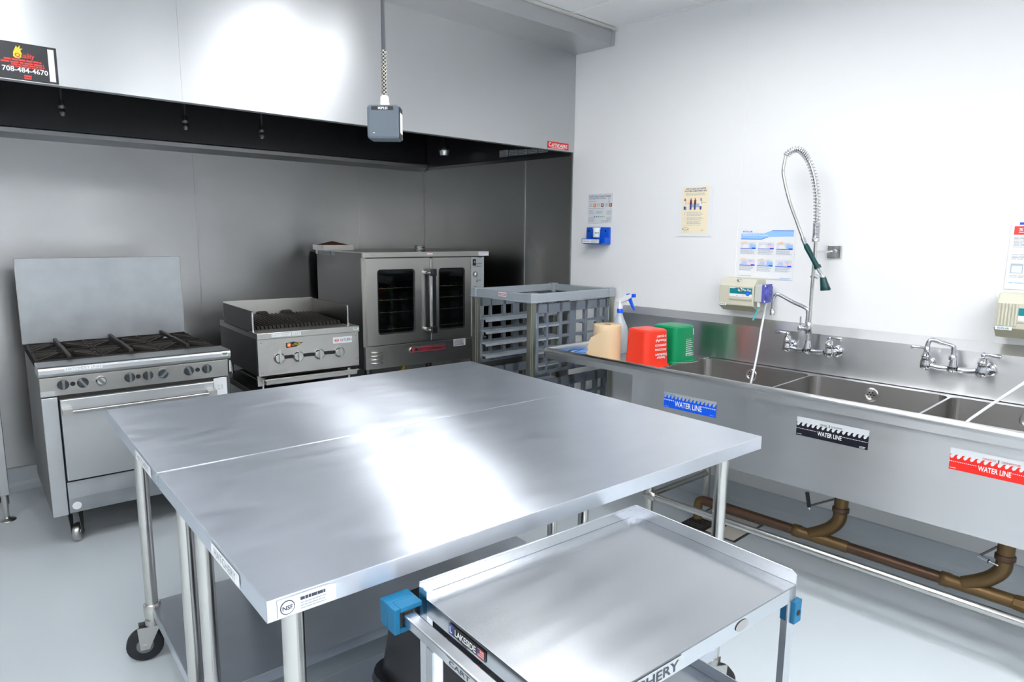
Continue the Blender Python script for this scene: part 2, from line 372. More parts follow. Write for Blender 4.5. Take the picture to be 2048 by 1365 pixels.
# ================================================================== RANGE
rg = empty('gas_range', (-2.956, -1.119, 0), -.0705, 'stainless six burner gas range with black grates and tall steel back guard', 'stove')
W = .834
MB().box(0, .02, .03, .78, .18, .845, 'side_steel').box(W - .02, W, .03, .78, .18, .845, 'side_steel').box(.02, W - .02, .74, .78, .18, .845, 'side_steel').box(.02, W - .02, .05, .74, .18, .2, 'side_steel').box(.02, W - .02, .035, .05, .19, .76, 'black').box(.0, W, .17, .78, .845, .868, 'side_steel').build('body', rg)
MB().box(0, .062, .008, .03, .18, .752, 'range_steel').build('side_column', rg, False, .002)
MB().box(.748, W - .02, .008, .03, .18, .752, 'range_steel').build('side_column', rg, False, .002)
MB().prism([(.012, .757), (.03, .757), (.03, .845), (.004, .845)], 'x', 0, W - .012, 'appliance_steel').build('control_panel', rg, False, .001)
MB().box(-.001, .054, .0085, .0115, .762, .783, 'label_grey').build('rating_strip', rg)
MB().prism([(.17, .896), (.012, .896), (.003, .891), (-.001, .882), (-.001, .864), (.004, .853), (.013, .846), (.17, .846)], 'x', -.002, W + .003, 'range_steel').build('front_ledge', rg, False, .001)
MB().prism([(.03, .76), (.03, .84), (.0, .84), (-.0, .78)], 'x', W - .008, W + .002, 'chrome_dull').build('end_cap', rg)
F = Face((.098, -.0013, .871), (1, 0, 0), (0, 0, 1)); F.rect(0, 0, .107, .019, 'white').text('HATCHERY', .006, .003, .1, .016, 'text_grey').rect(.110, 0, .152, .019, 'white').text('R#3', .114, .003, .148, .016, 'text_grey'); F.build('name_label', rg)
F = Face((.792, -.0013, .868), (1, 0, 0), (0, 0, 1)); F.rect(0, 0, .03, .017, 'white').rect(.001, .009, .029, .016, 'green_tag', 2).lines(.004, .007, .026, 1, .01, .004, 'black', 2); F.build('green_label', rg)
F = Face((.745, .0075, .66), (1, 0, 0), (.0, 0, 1)); F.rect(0, 0, .066, .088, 'label_white').text('23', .018, .03, .045, .055, 'label_grey', 2); F.build('paper_tag', rg, label='white paper tag on the front column')
def knob(parent, x, y, z, ang=0, r=.022, m1='knob_grey', m2='knob_edge', up=1, name='knob'):
    k = MB(); k.lathe((x, y, z), (0, -1, 0), [(r * 1.08, 0), (r * 1.08, .004), (r * .96, .012), (r * .8, .016)], m1, 18)
    c, s_ = math.cos(ang), math.sin(ang); d = Vector((s_, 0, c)); r_ = Vector((c, 0, -s_))
    a = Vector((x, y - .012, z)); pts = []
    for yy, L1, w1 in ((0, r, .0065), (-.016, r * .9, .005)):
        for sx, sz in ((-1, -1), (1, -1), (1, 1), (-1, 1)): pts.append(a + Vector((0, yy, 0)) + r_ * w1 * sx + d * L1 * sz)
    k.add(pts, [(0, 1, 2, 3), (7, 6, 5, 4), (0, 4, 5, 1), (1, 5, 6, 2), (2, 6, 7, 3), (3, 7, 4, 0)], m2)
    return k.build(name, parent)
for x, an in ((.088, 0), (.166, -.6), (.24, -.7), (.361, 0), (.441, 0), (.509, .8), (.629, -.3), (.716, .05)):
    knob(rg, x, .006, .808, an, .022, 'chrome_dull' if x in (.24,) else 'knob_grey')
MB().lathe((.509, .004, .808), (0, -1, 0), [(.026, 0), (.026, .003)], 'chrome_dull', 20).build('dial_ring', rg)
for x in (.126, .398, .671): MB().lathe((x, .0058, .808), (0, -1, 0), [(.0105, 0), (.0105, .0015)], 'soot_shade', 14).build('pilot_hole', rg)
dr = MB().box(.068, .74, -.02, .02, .352, .742, 'range_steel').build('oven_door', rg, False, .004)
MB().box(.064, .745, .006, .012, .742, .757, 'soot_shade').build('door_gap', rg)  # solid dark strips stand in for the shade in the door gaps
MB().box(.064, .745, .006, .012, .342, .352, 'soot_shade').build('door_gap', rg)
q = MB().cyl((.075, -.055, .69), (.735, -.055, .69), .009, 'tube_steel', 12)
for x in (.09, .72): q.box(x - .02, x + .02, -.066, -.02, .678, .704, 'appliance_steel')
q.build('door_handle', dr, False)
MB().prism([(.008, .338), (-.004, .26), (-.004, .19), (.02, .19), (.02, .338)], 'x', .066, .746, 'guard_steel').build('kick_panel', rg, False, .001)
MB().lathe((.096, -.0045, .222), (0, -1, 0), [(.019, 0), (.019, .001)], 'label_white', 18).build('round_sticker', rg)
MB().box(-.005, .805, .782, .8, .9, 1.362, 'guard_steel').box(-.007, -.003, .778, .8, .9, 1.362, 'appliance_steel').box(.803, .807, .778, .8, .9, 1.362, 'appliance_steel').build('back_guard', rg, False, .0015)
MB().box(0, .8, .172, .78, .868, .872, 'soot_shade').build('drip_tray', rg)
for c in range(3):
    for r_ in range(2):
        cx = .139 + c * .266; cy = .325 + r_ * .303
        q = MB(); q.lathe((cx, cy, .872), (0, 0, 1), [(.045, 0), (.045, .012), (.03, .02), (.0, .02)], 'cast_iron', 14); q.build('burner', rg)
        q = MB(); hx, hy = .131, .15; z = .905
        for s_ in (-1, 1):
            q.bar((cx - hx, cy + s_ * (hy - .006), z - .012), (cx + hx, cy + s_ * (hy - .006), z - .012), .011, .016, 'cast_iron')
            q.bar((cx + s_ * (hx - .005), cy - hy, z - .012), (cx + s_ * (hx - .005), cy + hy, z - .012), .010, .016, 'cast_iron')
            for t_ in (-1, 1): q.bar((cx + s_ * .03, cy + t_ * .035, z + .006), (cx + s_ * (hx - .004), cy + t_ * (hy - .004), z - .008), .008, .014, 'grate_iron')
            for t_ in (-1, 1): q.bar((cx + s_ * .035, cy + t_ * .012, z + .004), (cx + s_ * (hx - .004), cy + t_ * .05, z - .006), .007, .012, 'grate_iron')
        q.bar((cx, cy - hy - .004, z + .006), (cx, cy + hy, z + .010), .015, .018, 'grate_iron')
        q.bar((cx, cy - hy - .004, z - .01), (cx, cy - hy + .008, z - .0), .018, .03, 'grate_iron')
        q.build('burner_grate', rg)
def caster(parent, x, y, top, yaw=0, wr_=.06, wheel='rubber', fork='galvanized', name='caster'):
    q = MB(); c, s_ = math.cos(yaw), math.sin(yaw); ox, oy = c * .03, s_ * .03
    ax = Vector((-s_, c, 0)); ctr = Vector((x + ox, y + oy, wr_ + .001))
    q.cyl((x, y, top - .02), (x, y, top), .026, fork, 14)
    for sg_ in (-1, 1):
        e = ax * .021 * sg_; t0 = Vector((x, y, top - .02)) + e; d = Vector((c, s_, 0))
        vs = [t0 - d * .022, t0 + d * .05, ctr + e + d * .014 - Vector((0, 0, .012)), ctr + e - d * .014 - Vector((0, 0, .012))]
        vs2 = [v + ax * .003 * sg_ for v in vs]
        q.add(vs + vs2, [(0, 1, 2, 3), (7, 6, 5, 4), (0, 4, 5, 1), (1, 5, 6, 2), (2, 6, 7, 3), (3, 7, 4, 0)], fork)
    q.bar(ctr - ax * .028, ctr + ax * .028, .014, .014, fork)
    o = q.build(name, parent)
    MB().lathe(ctr - ax * .016, ax, [(wr_ * .45, 0), (wr_ - .006, 0), (wr_, .005), (wr_, .027), (wr_ - .006, .032), (wr_ * .45, .032)], wheel, 24).lathe(ctr - ax * .018, ax, [(wr_ * .46, 0), (wr_ * .46, .036)], 'knob_edge' if wheel == 'rubber' else wheel, 16).build('wheel', o)
    return o
for x, y in ((.09, .09), (.75, .09), (.09, .7), (.75, .7)): caster(rg, x, y, .181, 1.2, .045, 'galvanized', 'side_steel')

# ================================================================== CHARBROILER and its stand
cb = empty('charbroiler', (-1.9254, -1.0603, .60), -.098, 'counter charbroiler with slotted black grate, splash guards and four chrome knobs', 'grill')
B = -.60
def z(v): return v + B
MB().box(0, .012, .03, .76, z(.70), z(.913), 'side_steel').box(.60, .612, .03, .76, z(.70), z(.913), 'side_steel').box(.012, .6, .74, .76, z(.70), z(.95), 'side_steel').box(.012, .6, .03, .74, z(.70), z(.712), 'side_steel').box(.0, .03, .03, .76, z(.913), z(.948), 'appliance_steel').box(.58, .612, .03, .76, z(.913), z(.948), 'appliance_steel').box(.03, .58, .14, .74, z(.9), z(.92), 'soot_shade').build('body', cb)
MB().box(-.002, .614, -.004, .145, z(.913), z(.949), 'appliance_steel').build('front_ledge', cb, False, .003)
MB().box(.0, .61, .004, .03, z(.702), z(.912), 'appliance_steel').build('control_panel', cb, False, .001)
MB().box(.10, .5, .0025, .006, z(.79), z(.81), 'soot_shade').build('knob_slot', cb)
for i, x in enumerate((.119, .23, .357, .483)): knob(cb, x, .003, z(.798), 0, .030, 'chrome_dull', 'chrome_dull')
for x, zz in ((.02, .895), (.595, .895), (.02, .72), (.595, .745)): MB().lathe((x, .004, z(zz)), (0, -1, 0), [(.006, 0), (.005, .003), (.0, .004)], 'chrome_dull', 10).build('screw', cb)
q = MB().box(.03, .58, -.03, .5, z(.655), z(.66), 'appliance_steel').box(.03, .58, -.03, -.025, z(.655), z(.685), 'appliance_steel').box(.0, .03, .03, .05, z(.64), z(.70), 'appliance_steel').box(.02, .59, -.04, -.025, z(.68), z(.688), 'appliance_steel'); q.build('grease_tray', cb, False, .001)
MB().box(.02, .59, .03, .035, z(.688), z(.70), 'soot_shade').build('tray_opening', cb)  # dark strip painted in for the shade of the opening
MB().box(.0, .006, .08, .66, z(.94), z(1.066), 'side_steel').box(-.001, .007, .077, .083, z(.94), z(1.062), 'chrome_dull').build('splash_guard', cb)
MB().box(.574, .580, .08, .66, z(.94), z(1.07), 'side_steel').box(.573, .581, .077, .083, z(.94), z(1.068), 'chrome_dull').build('splash_guard', cb)
MB().box(.0, .58, .655, .661, z(.93), z(1.075), 'appliance_steel').build('splash_guard', cb, label='back splash guard')
for i in range(23):
    x = .03 + i * .0235; q = MB(); q.add([(x - .007, .15, z(.945)), (x + .007, .15, z(.945)), (x + .007, .62, z(.962)), (x - .007, .62, z(.962)), (x - .003, .15, z(.968)), (x + .003, .15, z(.968)), (x + .003, .62, z(.985)), (x - .003, .62, z(.985))], [(0, 3, 2, 1), (4, 5, 6, 7), (0, 1, 5, 4), (1, 2, 6, 5), (2, 3, 7, 6), (3, 0, 4, 7)], 'grate_iron')
    q.bar((x, .142, z(.945)), (x, .158, z(.966)), .016, .012, 'cast_iron'); q.build('grate_bar', cb)
MB().box(.02, .56, .152, .17, z(.93), z(.95), 'cast_iron').box(.02, .56, .36, .37, z(.93), z(.952), 'cast_iron').build('grate_frame', cb)
for x in (.2, .36): MB().box(x, x + .06, .6, .65, z(.96), z(1.0), 'cast_iron').build('grate_lug', cb, False, .008)
F = Face((.078, -.0045, z(.923)), (1, 0, 0), (0, 0, 1)); F.rect(0, 0, .112, .019, 'white').text('HATCHERY', .006, .003, .105, .016, 'text_grey').rect(.118, 0, .170, .019, 'white').text('CB#3', .122, .003, .165, .016, 'text_grey'); F.build('name_label', cb)
F = Face((.575, -.0045, z(.928)), (1, 0, 0), (0, 0, 1)); F.rect(0, 0, .033, .017, 'white').rect(.001, .012, .032, .016, 'green_tag', 2).lines(.004, .008, .026, 1, .01, .004, 'green_tag', 2); F.build('green_label', cb)
F = Face((.444, .0035, z(.851)), (1, 0, 0), (0, 0, 1)); F.rect(0, 0, .122, .038, 'label_white').text('SATURN', .045, .010, .118, .027, 'text_dark', 2).disc(.024, .018, .014, 'sign_red', 2, .009).disc(.024, .018, .010, 'label_white', 3, .006).rect(.012, .016, .036, .02, 'sign_red', 4); F.build('badge', cb)
F = Face((.16, .0035, z(.852)), (1, 0, 0), (0, 0, 1)); F.poly([(0, .006), (.005, .0), (.06, .004), (.075, .012), (.102, .026), (.07, .028), (.045, .034), (.0, .028)], 'black').disc(.018, .016, .013, 'orange', 2).disc(.018, .016, .006, 'peach', 3).poly([(.035, .012), (.07, .013), (.09, .023), (.05, .026)], 'yellow', 2).rect(.04, .016, .075, .022, 'black', 3); F.build('round_logo', cb)
F = Face((.03, .0035, z(.80)), (1, 0, 0), (0, 0, 1)); F.text('OFF', .04, .075, .075, .092, 'label_grey').text('ON', .005, .03, .03, .045, 'label_grey')
F.poly([(.012, .05), (.02, .068), (.038, .08), (.038, .076), (.023, .066), (.015, .05)], 'label_grey'); F.build('etched_mark', cb)
for x, y in ((.04, .07), (.57, .07), (.04, .7), (.57, .7)): MB().lathe((x, y, .0), (0, 0, 1), [(.014, 0), (.014, .012), (.01, .02), (.016, .07), (.018, .1)], 'chrome_dull', 14).build('foot', cb)
st = empty('equipment_stand', (-1.9254, -1.0603, 0), -.098, 'dark steel open stand carrying the charbroiler', 'stand')
MB().box(-.01, .63, .02, .78, .565, .5995, 'side_steel').build('top', st, False, .002)
MB().box(.02, .60, .05, .75, .16, .18, 'side_steel').build('undershelf', st)
for x, y in ((.02, .05), (.60, .05), (.02, .75), (.60, .75)): MB().cyl((x, y, .001), (x, y, .566), .02, 'side_steel', 12).build('leg', st)

# ================================================================== CONVECTION OVEN
ov = empty('convection_oven', (-1.1426, -.9002, 0), -.129, 'stainless convection oven with two windowed doors on legs', 'oven')
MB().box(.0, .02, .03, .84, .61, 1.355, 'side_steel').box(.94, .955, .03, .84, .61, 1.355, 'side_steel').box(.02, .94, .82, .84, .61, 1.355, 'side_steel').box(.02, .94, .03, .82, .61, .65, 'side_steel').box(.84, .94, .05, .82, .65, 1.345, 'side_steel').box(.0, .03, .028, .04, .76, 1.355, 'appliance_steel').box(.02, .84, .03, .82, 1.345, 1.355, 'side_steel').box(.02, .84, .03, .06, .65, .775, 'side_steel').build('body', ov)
MB().box(.03, .838, .07, .74, .775, .78, 'oven_cavity').box(.03, .838, .07, .74, 1.335, 1.34, 'oven_cavity').box(.03, .035, .07, .74, .78, 1.335, 'oven_cavity').box(.833, .838, .07, .74, .78, 1.335, 'oven_cavity').box(.03, .838, .735, .74, .78, 1.335, 'oven_cavity').build('cavity', ov)
MB().box(-.002, .974, -.006, .855, 1.352, 1.387, 'appliance_steel').build('top_panel', ov, False, .002)
MB().box(-.004, -.002, .02, .8, 1.35, 1.38, 'side_steel').build('side_flange', ov)
def rrect(x0, x1, z0, z1, r, n=4):
    out = []
    for cx, cz, a in ((x1 - r, z1 - r, 0), (x0 + r, z1 - r, pi / 2), (x0 + r, z0 + r, pi), (x1 - r, z0 + r, 1.5 * pi)):
        for i in range(n + 1): t = a + pi / 2 * i / n; out.append((cx + r * math.cos(t), cz + r * math.sin(t)))
    return out
def door(x0, x1, wx0, wx1):
    q = MB(); n = 20; r = rrect(wx0, wx1, .838, 1.273, .022)
    big = rrect(x0, x1, .769, 1.345, .0001)
    for y0, y1 in ((.0, .0),):
        vs = [(a, 0, b) for a, b in big] + [(a, 0, b) for a, b in r] + [(a, .028, b) for a, b in big] + [(a, .028, b) for a, b in r]
        fs = [(i, (i + 1) % n, n + (i + 1) % n, n + i) for i in range(n)] + [(2 * n + i, 3 * n + i, 3 * n + (i + 1) % n, 2 * n + (i + 1) % n) for i in range(n)]
        fs += [(i, 2 * n + i, 2 * n + (i + 1) % n, (i + 1) % n) for i in range(n)] + [(n + i, n + (i + 1) % n, 3 * n + (i + 1) % n, 3 * n + i) for i in range(n)]
        q.add(vs, fs, 'appliance_steel')
    d = q.build('door', ov)
    g = MB(); r1 = rrect(wx0 - .001, wx1 + .001, .837, 1.274, .022); r2 = rrect(wx0 + .010, wx1 - .010, .848, 1.263, .016)
    g.add([(a, .001, b) for a, b in r1] + [(a, .004, b) for a, b in r2] + [(a, .015, b) for a, b in r1] + [(a, .015, b) for a, b in r2],
          [(i, (i + 1) % n, n + (i + 1) % n, n + i) for i in range(n)] + [(2 * n + i, 3 * n + i, 3 * n + (i + 1) % n, 2 * n + (i + 1) % n) for i in range(n)] + [(n + i, n + (i + 1) % n, 3 * n + (i + 1) % n, 3 * n + i) for i in range(n)] + [(i, 2 * n + i, 2 * n + (i + 1) % n, (i + 1) % n) for i in range(n)], 'black_plastic')
    g.build('window_gasket', d)
    MB().prism(r2, 'y', .008, .012, 'glass_dark').build('window_glass', d)
    return d
dl = door(.019, .489, .096, .373); drr = door(.511, .822, .557, .772)
MB().box(.491, .509, -.004, .024, .772, 1.342, 'appliance_steel').build('door_strip', ov, False, .003)
for zz in (.86, .975, 1.06, 1.14):
    q = MB(); q.bar((.05, .09, zz), (.82, .09, zz), .004, .004, 'rack_wire'); q.bar((.05, .4, zz), (.82, .4, zz), .003, .003, 'soot_shade'); q.bar((.05, .7, zz), (.82, .7, zz), .003, .003, 'soot_shade')
    for i in range(16):
        q.bar((.07 + i * .049, .1, zz + .004), (.07 + i * .049, .7, zz + .004), .0025, .0025, 'soot_shade'); q.bar((.07 + i * .049, .088, zz + .004), (.07 + i * .049, .096, zz + .004), .004, .004, 'rack_wire')
    q.build('oven_rack', ov)
q = MB()
q.tube(spline([(.448, 0, 1.245), (.452, -.03, 1.247), (.47, -.052, 1.248)], 4), .013, 'chrome_dull', 10)
q.tube(spline([(.448, 0, .858), (.452, -.03, .856), (.47, -.052, .855)], 4), .013, 'chrome_dull', 10)
q.box(.464, .473, -.066, -.038, .875, 1.225, 'chrome').box(.473, .503, -.064, -.04, .875, 1.225, 'black_plastic'); hn = q.build('door_handle', dl, False, .006)
MB().box(.462, .506, -.072, -.034, 1.222, 1.272, 'black_plastic').box(.462, .506, -.072, -.034, .828, .878, 'black_plastic').build('handle_cap', ov, False, .007)
MB().box(.0, .955, -.004, .03, .612, .764, 'appliance_steel').build('lower_panel', ov, False, .002)
MB().box(.828, .938, .006, .03, .768, 1.345, 'label_grey').build('control_panel', ov, False, .001)
MB().box(.842, .866, .0, .006, 1.285, 1.33, 'black_plastic').box(.850, .858, -.003, .0, 1.303, 1.317, 'label_grey').build('rocker_switch', ov)
knob(ov, .86, .006, 1.222, .2, .019, 'chrome_dull', 'chrome_dull', name='dial'); knob(ov, .855, .006, 1.12, .2, .016, 'chrome_dull', 'chrome_dull', name='dial')
MB().lathe((.88, .006, 1.167), (0, -1, 0), [(.005, 0), (.004, .003)], 'red', 10).build('indicator_lamp', ov)
F = Face((.84, .0055, 1.08), (1, 0, 0), (0, 0, 1)); F.lines(.04, .262, .09, 1, .01, .004, 'text_dark').lines(.03, .1, .08, 2, .075, .004, 'text_dark').lines(.035, .22, .08, 2, .02, .004, 'text_dark'); F.build('panel_print', ov)
for i in range(4): MB().lathe((.035, -.006, .652 + i * .024), (1, 0, 0), [(.003, 0), (.0085, .006), (.0085, .08), (.004, .088)], 'appliance_steel', 10).build('louver', ov)
q = MB(); q.prism([(.317, .717), (.332, .697), (.60, .697), (.61, .706), (.60, .738), (.332, .738)], 'y', -.012, -.004, 'chrome_dull'); bd = q.build('badge', ov, False, .002)
F = Face((.34, -.0122, .7), (1, 0, 0), (0, 0, 1)); F.rect(-.004, 0, .256, .034, 'maroon').text('SOUTHBEND', .05, .007, .245, .027, 'side_steel', 2, True).poly([(.01, .01), (.03, .005), (.045, .012), (.045, .026), (.02, .03)], 'side_steel', 2); F.build('badge_face', bd)
F = Face((.672, -.0045, .712), (1, 0, 0), (0, 0, 1)); F.rect(0, 0, .10, .052, 'white').lines(.006, .046, .094, 6, .0075, .004, 'text_dark', 2, .3); F.build('spec_label', ov)
F = Face((.885, -.0065, 1.356), (1, 0, 0), (0, 0, 1)); F.rect(0, 0, .085, .026, 'white').lines(.006, .021, .08, 1, .01, .006, 'text_grey', 2, .1).lines(.006, .01, .06, 1, .01, .003, 'text_grey', 2); F.build('top_label', ov)
F = Face((.463, -.0065, 1.368), (1, 0, 0), (0, 0, 1)); F.rect(0, 0, .045, .014, 'white').rect(.002, .01, .043, .013, 'red', 2); F.build('small_sticker', ov)
F = Face((-.0045, .62, 1.352), (0, -1, 0), (0, 0, 1)); F.rect(-.16, 0, .06, .027, 'label_grey').lines(-.15, .02, .05, 1, .01, .01, 'text_grey', 2, .05).rect(.08, 0, .15, .027, 'label_grey').lines(.09, .02, .14, 1, .01, .01, 'text_grey', 2, .05); F.build('side_label', ov)
MB().lathe((.055, -.007, 1.37), (0, -1, 0), [(.007, 0), (.005, .003), (0, .004)], 'chrome_dull', 10).build('screw', ov)
for x, y in ((.05, .08), (.9, .08), (.05, .78), (.9, .78)): MB().cyl((x, y, .001), (x, y, .62), .024, 'side_steel', 12).build('leg', ov)
MB().box(.03, .92, .06, .8, .2, .22, 'side_steel').build('undershelf', ov)
q = MB().tube(spline([(.36, .2, .6), (.36, .17, .56), (.3, .15, .5), (.2, .3, .3)], 6), .012, 'yellow', 8); q.lathe((.36, .2, .57), (0, 0, 1), [(.02, 0), (.02, .04)], 'brass_fitting', 8); q.build('gas_hose', ov)
fx = empty('flue_cap', (-1.1426 + .02, -.9002 + .55, 1.387), -.129, 'small steel flue box with rusty inside on the back corner of the oven', 'vent')
MB().box(-.01, .22, 0, .004, 0, .036, 'appliance_steel').box(-.01, -.006, 0, .2, 0, .036, 'appliance_steel').box(.216, .22, 0, .2, 0, .036, 'appliance_steel').build('shell', fx)
MB().add([(-.005, .005, .03), (.215, .005, .03), (.215, .2, .03), (-.005, .2, .03), (.1, .1, .062)], [(0, 1, 4), (1, 2, 4), (2, 3, 4), (3, 0, 4), (0, 3, 2, 1)], 'rust').build('inner_cover', fx)
sp = MB(); cxx, cyy = -1.1426 + .452, -.9002 + .01
for i in range(6):
    a = random.random() * 3; zz = 1.391 + i * .006; rr = .026 + random.uniform(-.004, .006)
    sp.tube([(cxx + rr * math.cos(t * .52 + a) * 1.3, cyy + rr * math.sin(t * .52 + a), zz + .006 * math.sin(t + a)) for t in range(12)], .0035, 'galvanized', 6, closed=True)
sp.build('metal_scourer', label='small coiled metal scourer lying on top of the oven', cat='scourer')

# ================================================================== STAND AT THE LEFT EDGE
ls = empty('prep_stand', (-3.35, -.4, 0), 0, 'square-legged steel stand partly seen at the left end of the cook line', 'stand')
MB().box(-3.62, -3.04, -.51, -.12, .84, .88, 'range_steel').build('top', ls, True, .003)
MB().box(-3.105, -3.1, -.46, -.17, .17, .84, 'range_steel').build('side_panel', ls, True)
for x, y in ((-3.07, -.488), (-3.07, -.15), (-3.59, -.488), (-3.59, -.15)):
    l = MB().box(x - .02, x + .02, y - .02, y + .02, .14, .84, 'range_steel').build('leg', ls, True, .003)
    MB().cyl((x, y, .008), (x, y, .14), .011, 'chrome_dull', 12).cyl((x, y, .09), (x, y, .14), .017, 'chrome_dull', 12).lathe((x, y, 0.0005), (0, 0, 1), [(.04, 0), (.038, .004), (.014, .009), (.012, .02)], 'galvanized', 18).build('foot', l, True)

# ================================================================== SHEET PAN RACK
rk = empty('pan_rack', (-.757, -2.057, 0), -.025, 'grey plastic sheet pan rack with aluminium posts at the end of the sink', 'rack')
RW, RD, RT = .737, .556, 1.181
q = MB()
for x0, x1, y0, y1 in ((.05, RW - .05, 0.006, .034), (.05, RW - .05, RD - .034, RD - .006)): q.prism([(y0, RT - .05), (y1 + .0, RT - .05), (y1, RT - .008), ((y0 + y1) / 2, RT - .004), (y0, RT - .008)], 'x', x0, x1, 'rack_light')
for x0, x1 in ((0.006, .034), (RW - .034, RW - .006)): q.prism([(x0, RT - .05), (x1, RT - .05), (x1, RT - .008), ((x0 + x1) / 2, RT - .004), (x0, RT - .008)], 'y', .05, RD - .05, 'rack_light')
q.box(-.002, RW + .002, -.002, .008, RT - .056, RT - .048, 'rack_light').box(-.002, RW + .002, RD - .008, RD + .002, RT - .056, RT - .048, 'rack_light').box(-.002, .008, 0, RD, RT - .056, RT - .048, 'rack_light').box(RW - .008, RW + .002, 0, RD, RT - .056, RT - .048, 'rack_light')
tf = q.build('top_frame', rk, False, .003)
for x in (0, RW - .055):
    for y in (0, RD - .05): MB().box(x, x + .055, y, y + .05, RT - .06, RT, 'rack_light').build('corner_block', tf, False, .005)
F = Face((-.0025 + .006, .29, RT - .034), (0, -1, 0), (0, 0, 1), .0008); F.rect(0, -.002, .07, .024, 'white').rect(.004, .004, .066, .018, 'sign_red', 2).text('CAMBRO', .008, .006, .062, .016, 'white', 3, True); F.build('brand_label', tf)
for x in (.006, RW - .046):
    for y in (.008, RD - .044):
        p = MB().box(x, x + .04, y, y + .036, .14, RT - .055, 'aluminium').box(x + .012, x + .026, y - .003, y, .14, RT - .056, 'aluminium').build('post', rk, False, .005)
        for zz in (.28, .52, .78, 1.02): MB().box(x + (.04 if x < .3 else -.008), x + (.048 if x < .3 else 0), y + .002, y + .02, zz - .045, zz + .045, 'rack_light').build('panel_clip', p, False, .002)
def rack_panel(y0, y1, z0, z1, inner):
    q = MB()
    for x, wv in ((.061, .022), (.143, .014), (.255, .025), (.335, .008), (.362, .048), (.478, .024), (.588, .028), (.665, .02), (.70, .045)): q.box(x - wv / 2, x + wv / 2, y0, y1, z0, z1, 'rack_grey')
    q.box(.05, .72, y0, y1, z1 - .055, z1, 'rack_grey'); q.box(.05, .72, y0, y1, z0, z0 + .02, 'rack_grey')
    n = int((z1 - z0 - .06) / .078); zs = [z1 - .055 - .069 - i * .078 for i in range(n)]
    for zz in zs:
        q.box(.05, .70, y0 + .004, y1 - .004, zz - .009, zz + .009, 'rack_grey')
        for x in (.466, .577, .655):      # chamfered corners of the openings
            q.prism([(x, zz - .009), (x - .016, zz - .009), (x, zz - .025)], 'y', y0 + .006, y1 - .006, 'rack_grey')
    o = q.build('side_panel', rk, False, .0012)
    for zz in zs:
        k = inner; yi = y1 if k > 0 else y0
        segs = ((.07, .137), (.15, .242), (.345, .388), (.49, .574)) if k > 0 else ((.06, .7),)
        q = MB()
        for xa, xb in segs: q.prism([(yi - k * .02, zz - .004), (yi + k * .05, zz - .010), (yi + k * .05, zz - .026), (yi + k * .044, zz - .026), (yi + k * .042, zz - .014), (yi - k * .02, zz - .012)], 'x', xa, xb, 'rack_light')
        if k > 0:
            for xa, xb in segs: MB().prism([(yi - k * .02, zz - .004), (yi + k * .05, zz - .010), (yi + k * .05, zz - .026), (yi + k * .044, zz - .026), (yi + k * .042, zz - .014), (yi - k * .02, zz - .012)], 'x', xa, xb, 'rack_light').build('slide', o)
        else: q.build('slide', o)
    return o
for z0, z1 in ((.22, .66), (.70, 1.115)):
    rack_panel(.012, .034, z0, z1, 1); rack_panel(RD - .034, RD - .012, z0, z1, -1)
q = MB()
q.box(.0, RW, .0, .05, .13, .18, 'rack_grey').box(0, RW, RD - .05, RD, .13, .18, 'rack_grey').box(0, .05, .05, RD - .05, .13, .18, 'rack_grey').box(RW - .05, RW, .05, RD - .05, .13, .18, 'rack_grey')
q.build('base_frame', rk, False, .004)
for x in (.03, RW - .07):
    for y in (.03, RD - .03): caster(rk, x, y, .131, .3, .05)

# ================================================================== WORK TABLES
def table(name, loc, rz, label, tags, mirror=1):
    t = empty(name, loc, rz, label, 'table'); L = 1.524; Wd = .77; Z = .908
    MB().box(0, L, 0, Wd, Z - .002, Z, 'table_steel').box(0, L, 0, .002, Z - .04, Z - .001, 'table_steel').box(0, L, Wd - .002, Wd, Z - .04, Z - .001, 'table_steel').box(0, .002, 0, Wd, Z - .04, Z - .001, 'table_steel').box(L - .002, L, 0, Wd, Z - .04, Z - .001, 'table_steel').build('tabletop', t, False, .0012)
    MB().box(.1, L - .1, .3, .47, Z - .035, Z - .004, 'galvanized').box(.05, .13, .06, Wd - .06, Z - .03, Z - .004, 'galvanized').box(L - .13, L - .05, .06, Wd - .06, Z - .03, Z - .004, 'galvanized').build('underbrace', t)
    for x, y in ((.075, .085), (L - .075, .085), (.075, Wd - .09), (L - .075, Wd - .09)):
        l = MB().cyl((x, y, .15), (x, y, Z - .004), .0205, 'tube_steel', 18).build('leg', t)
        MB().lathe((x, y, .165), (0, 0, 1), [(.028, 0), (.028, .042), (.024, .047)], 'tube_steel', 18).build('collar', l)
        caster(t, x, y, .152, (2.9 if x < .5 else -.5) , .06)
    q = MB().box(.075, L - .075, .06, Wd - .065, .198, .2, 'table_steel')
    q.box(.075, L - .075, .058, .06, .165, .2, 'table_steel').box(.075, L - .075, Wd - .065, Wd - .063, .165, .2, 'table_steel').box(.073, .075, .06, Wd - .065, .165, .2, 'table_steel').box(L - .075, L - .073, .06, Wd - .065, .165, .2, 'table_steel')
    q.build('undershelf', t, False, .001)
    return t
tn = table('work_table', (-3.0339, -3.7207, 0), -.0688, 'nearer stainless steel work table on casters, beside the utility cart', 1)
tf2 = table('work_table', (-2.9798, -2.940, 0), -.0777, 'farther stainless steel work table on casters, in front of the range', 2)
F = Face((.018, -.0008, .8705), (1, 0, 0), (0, 0, 1), .0006)
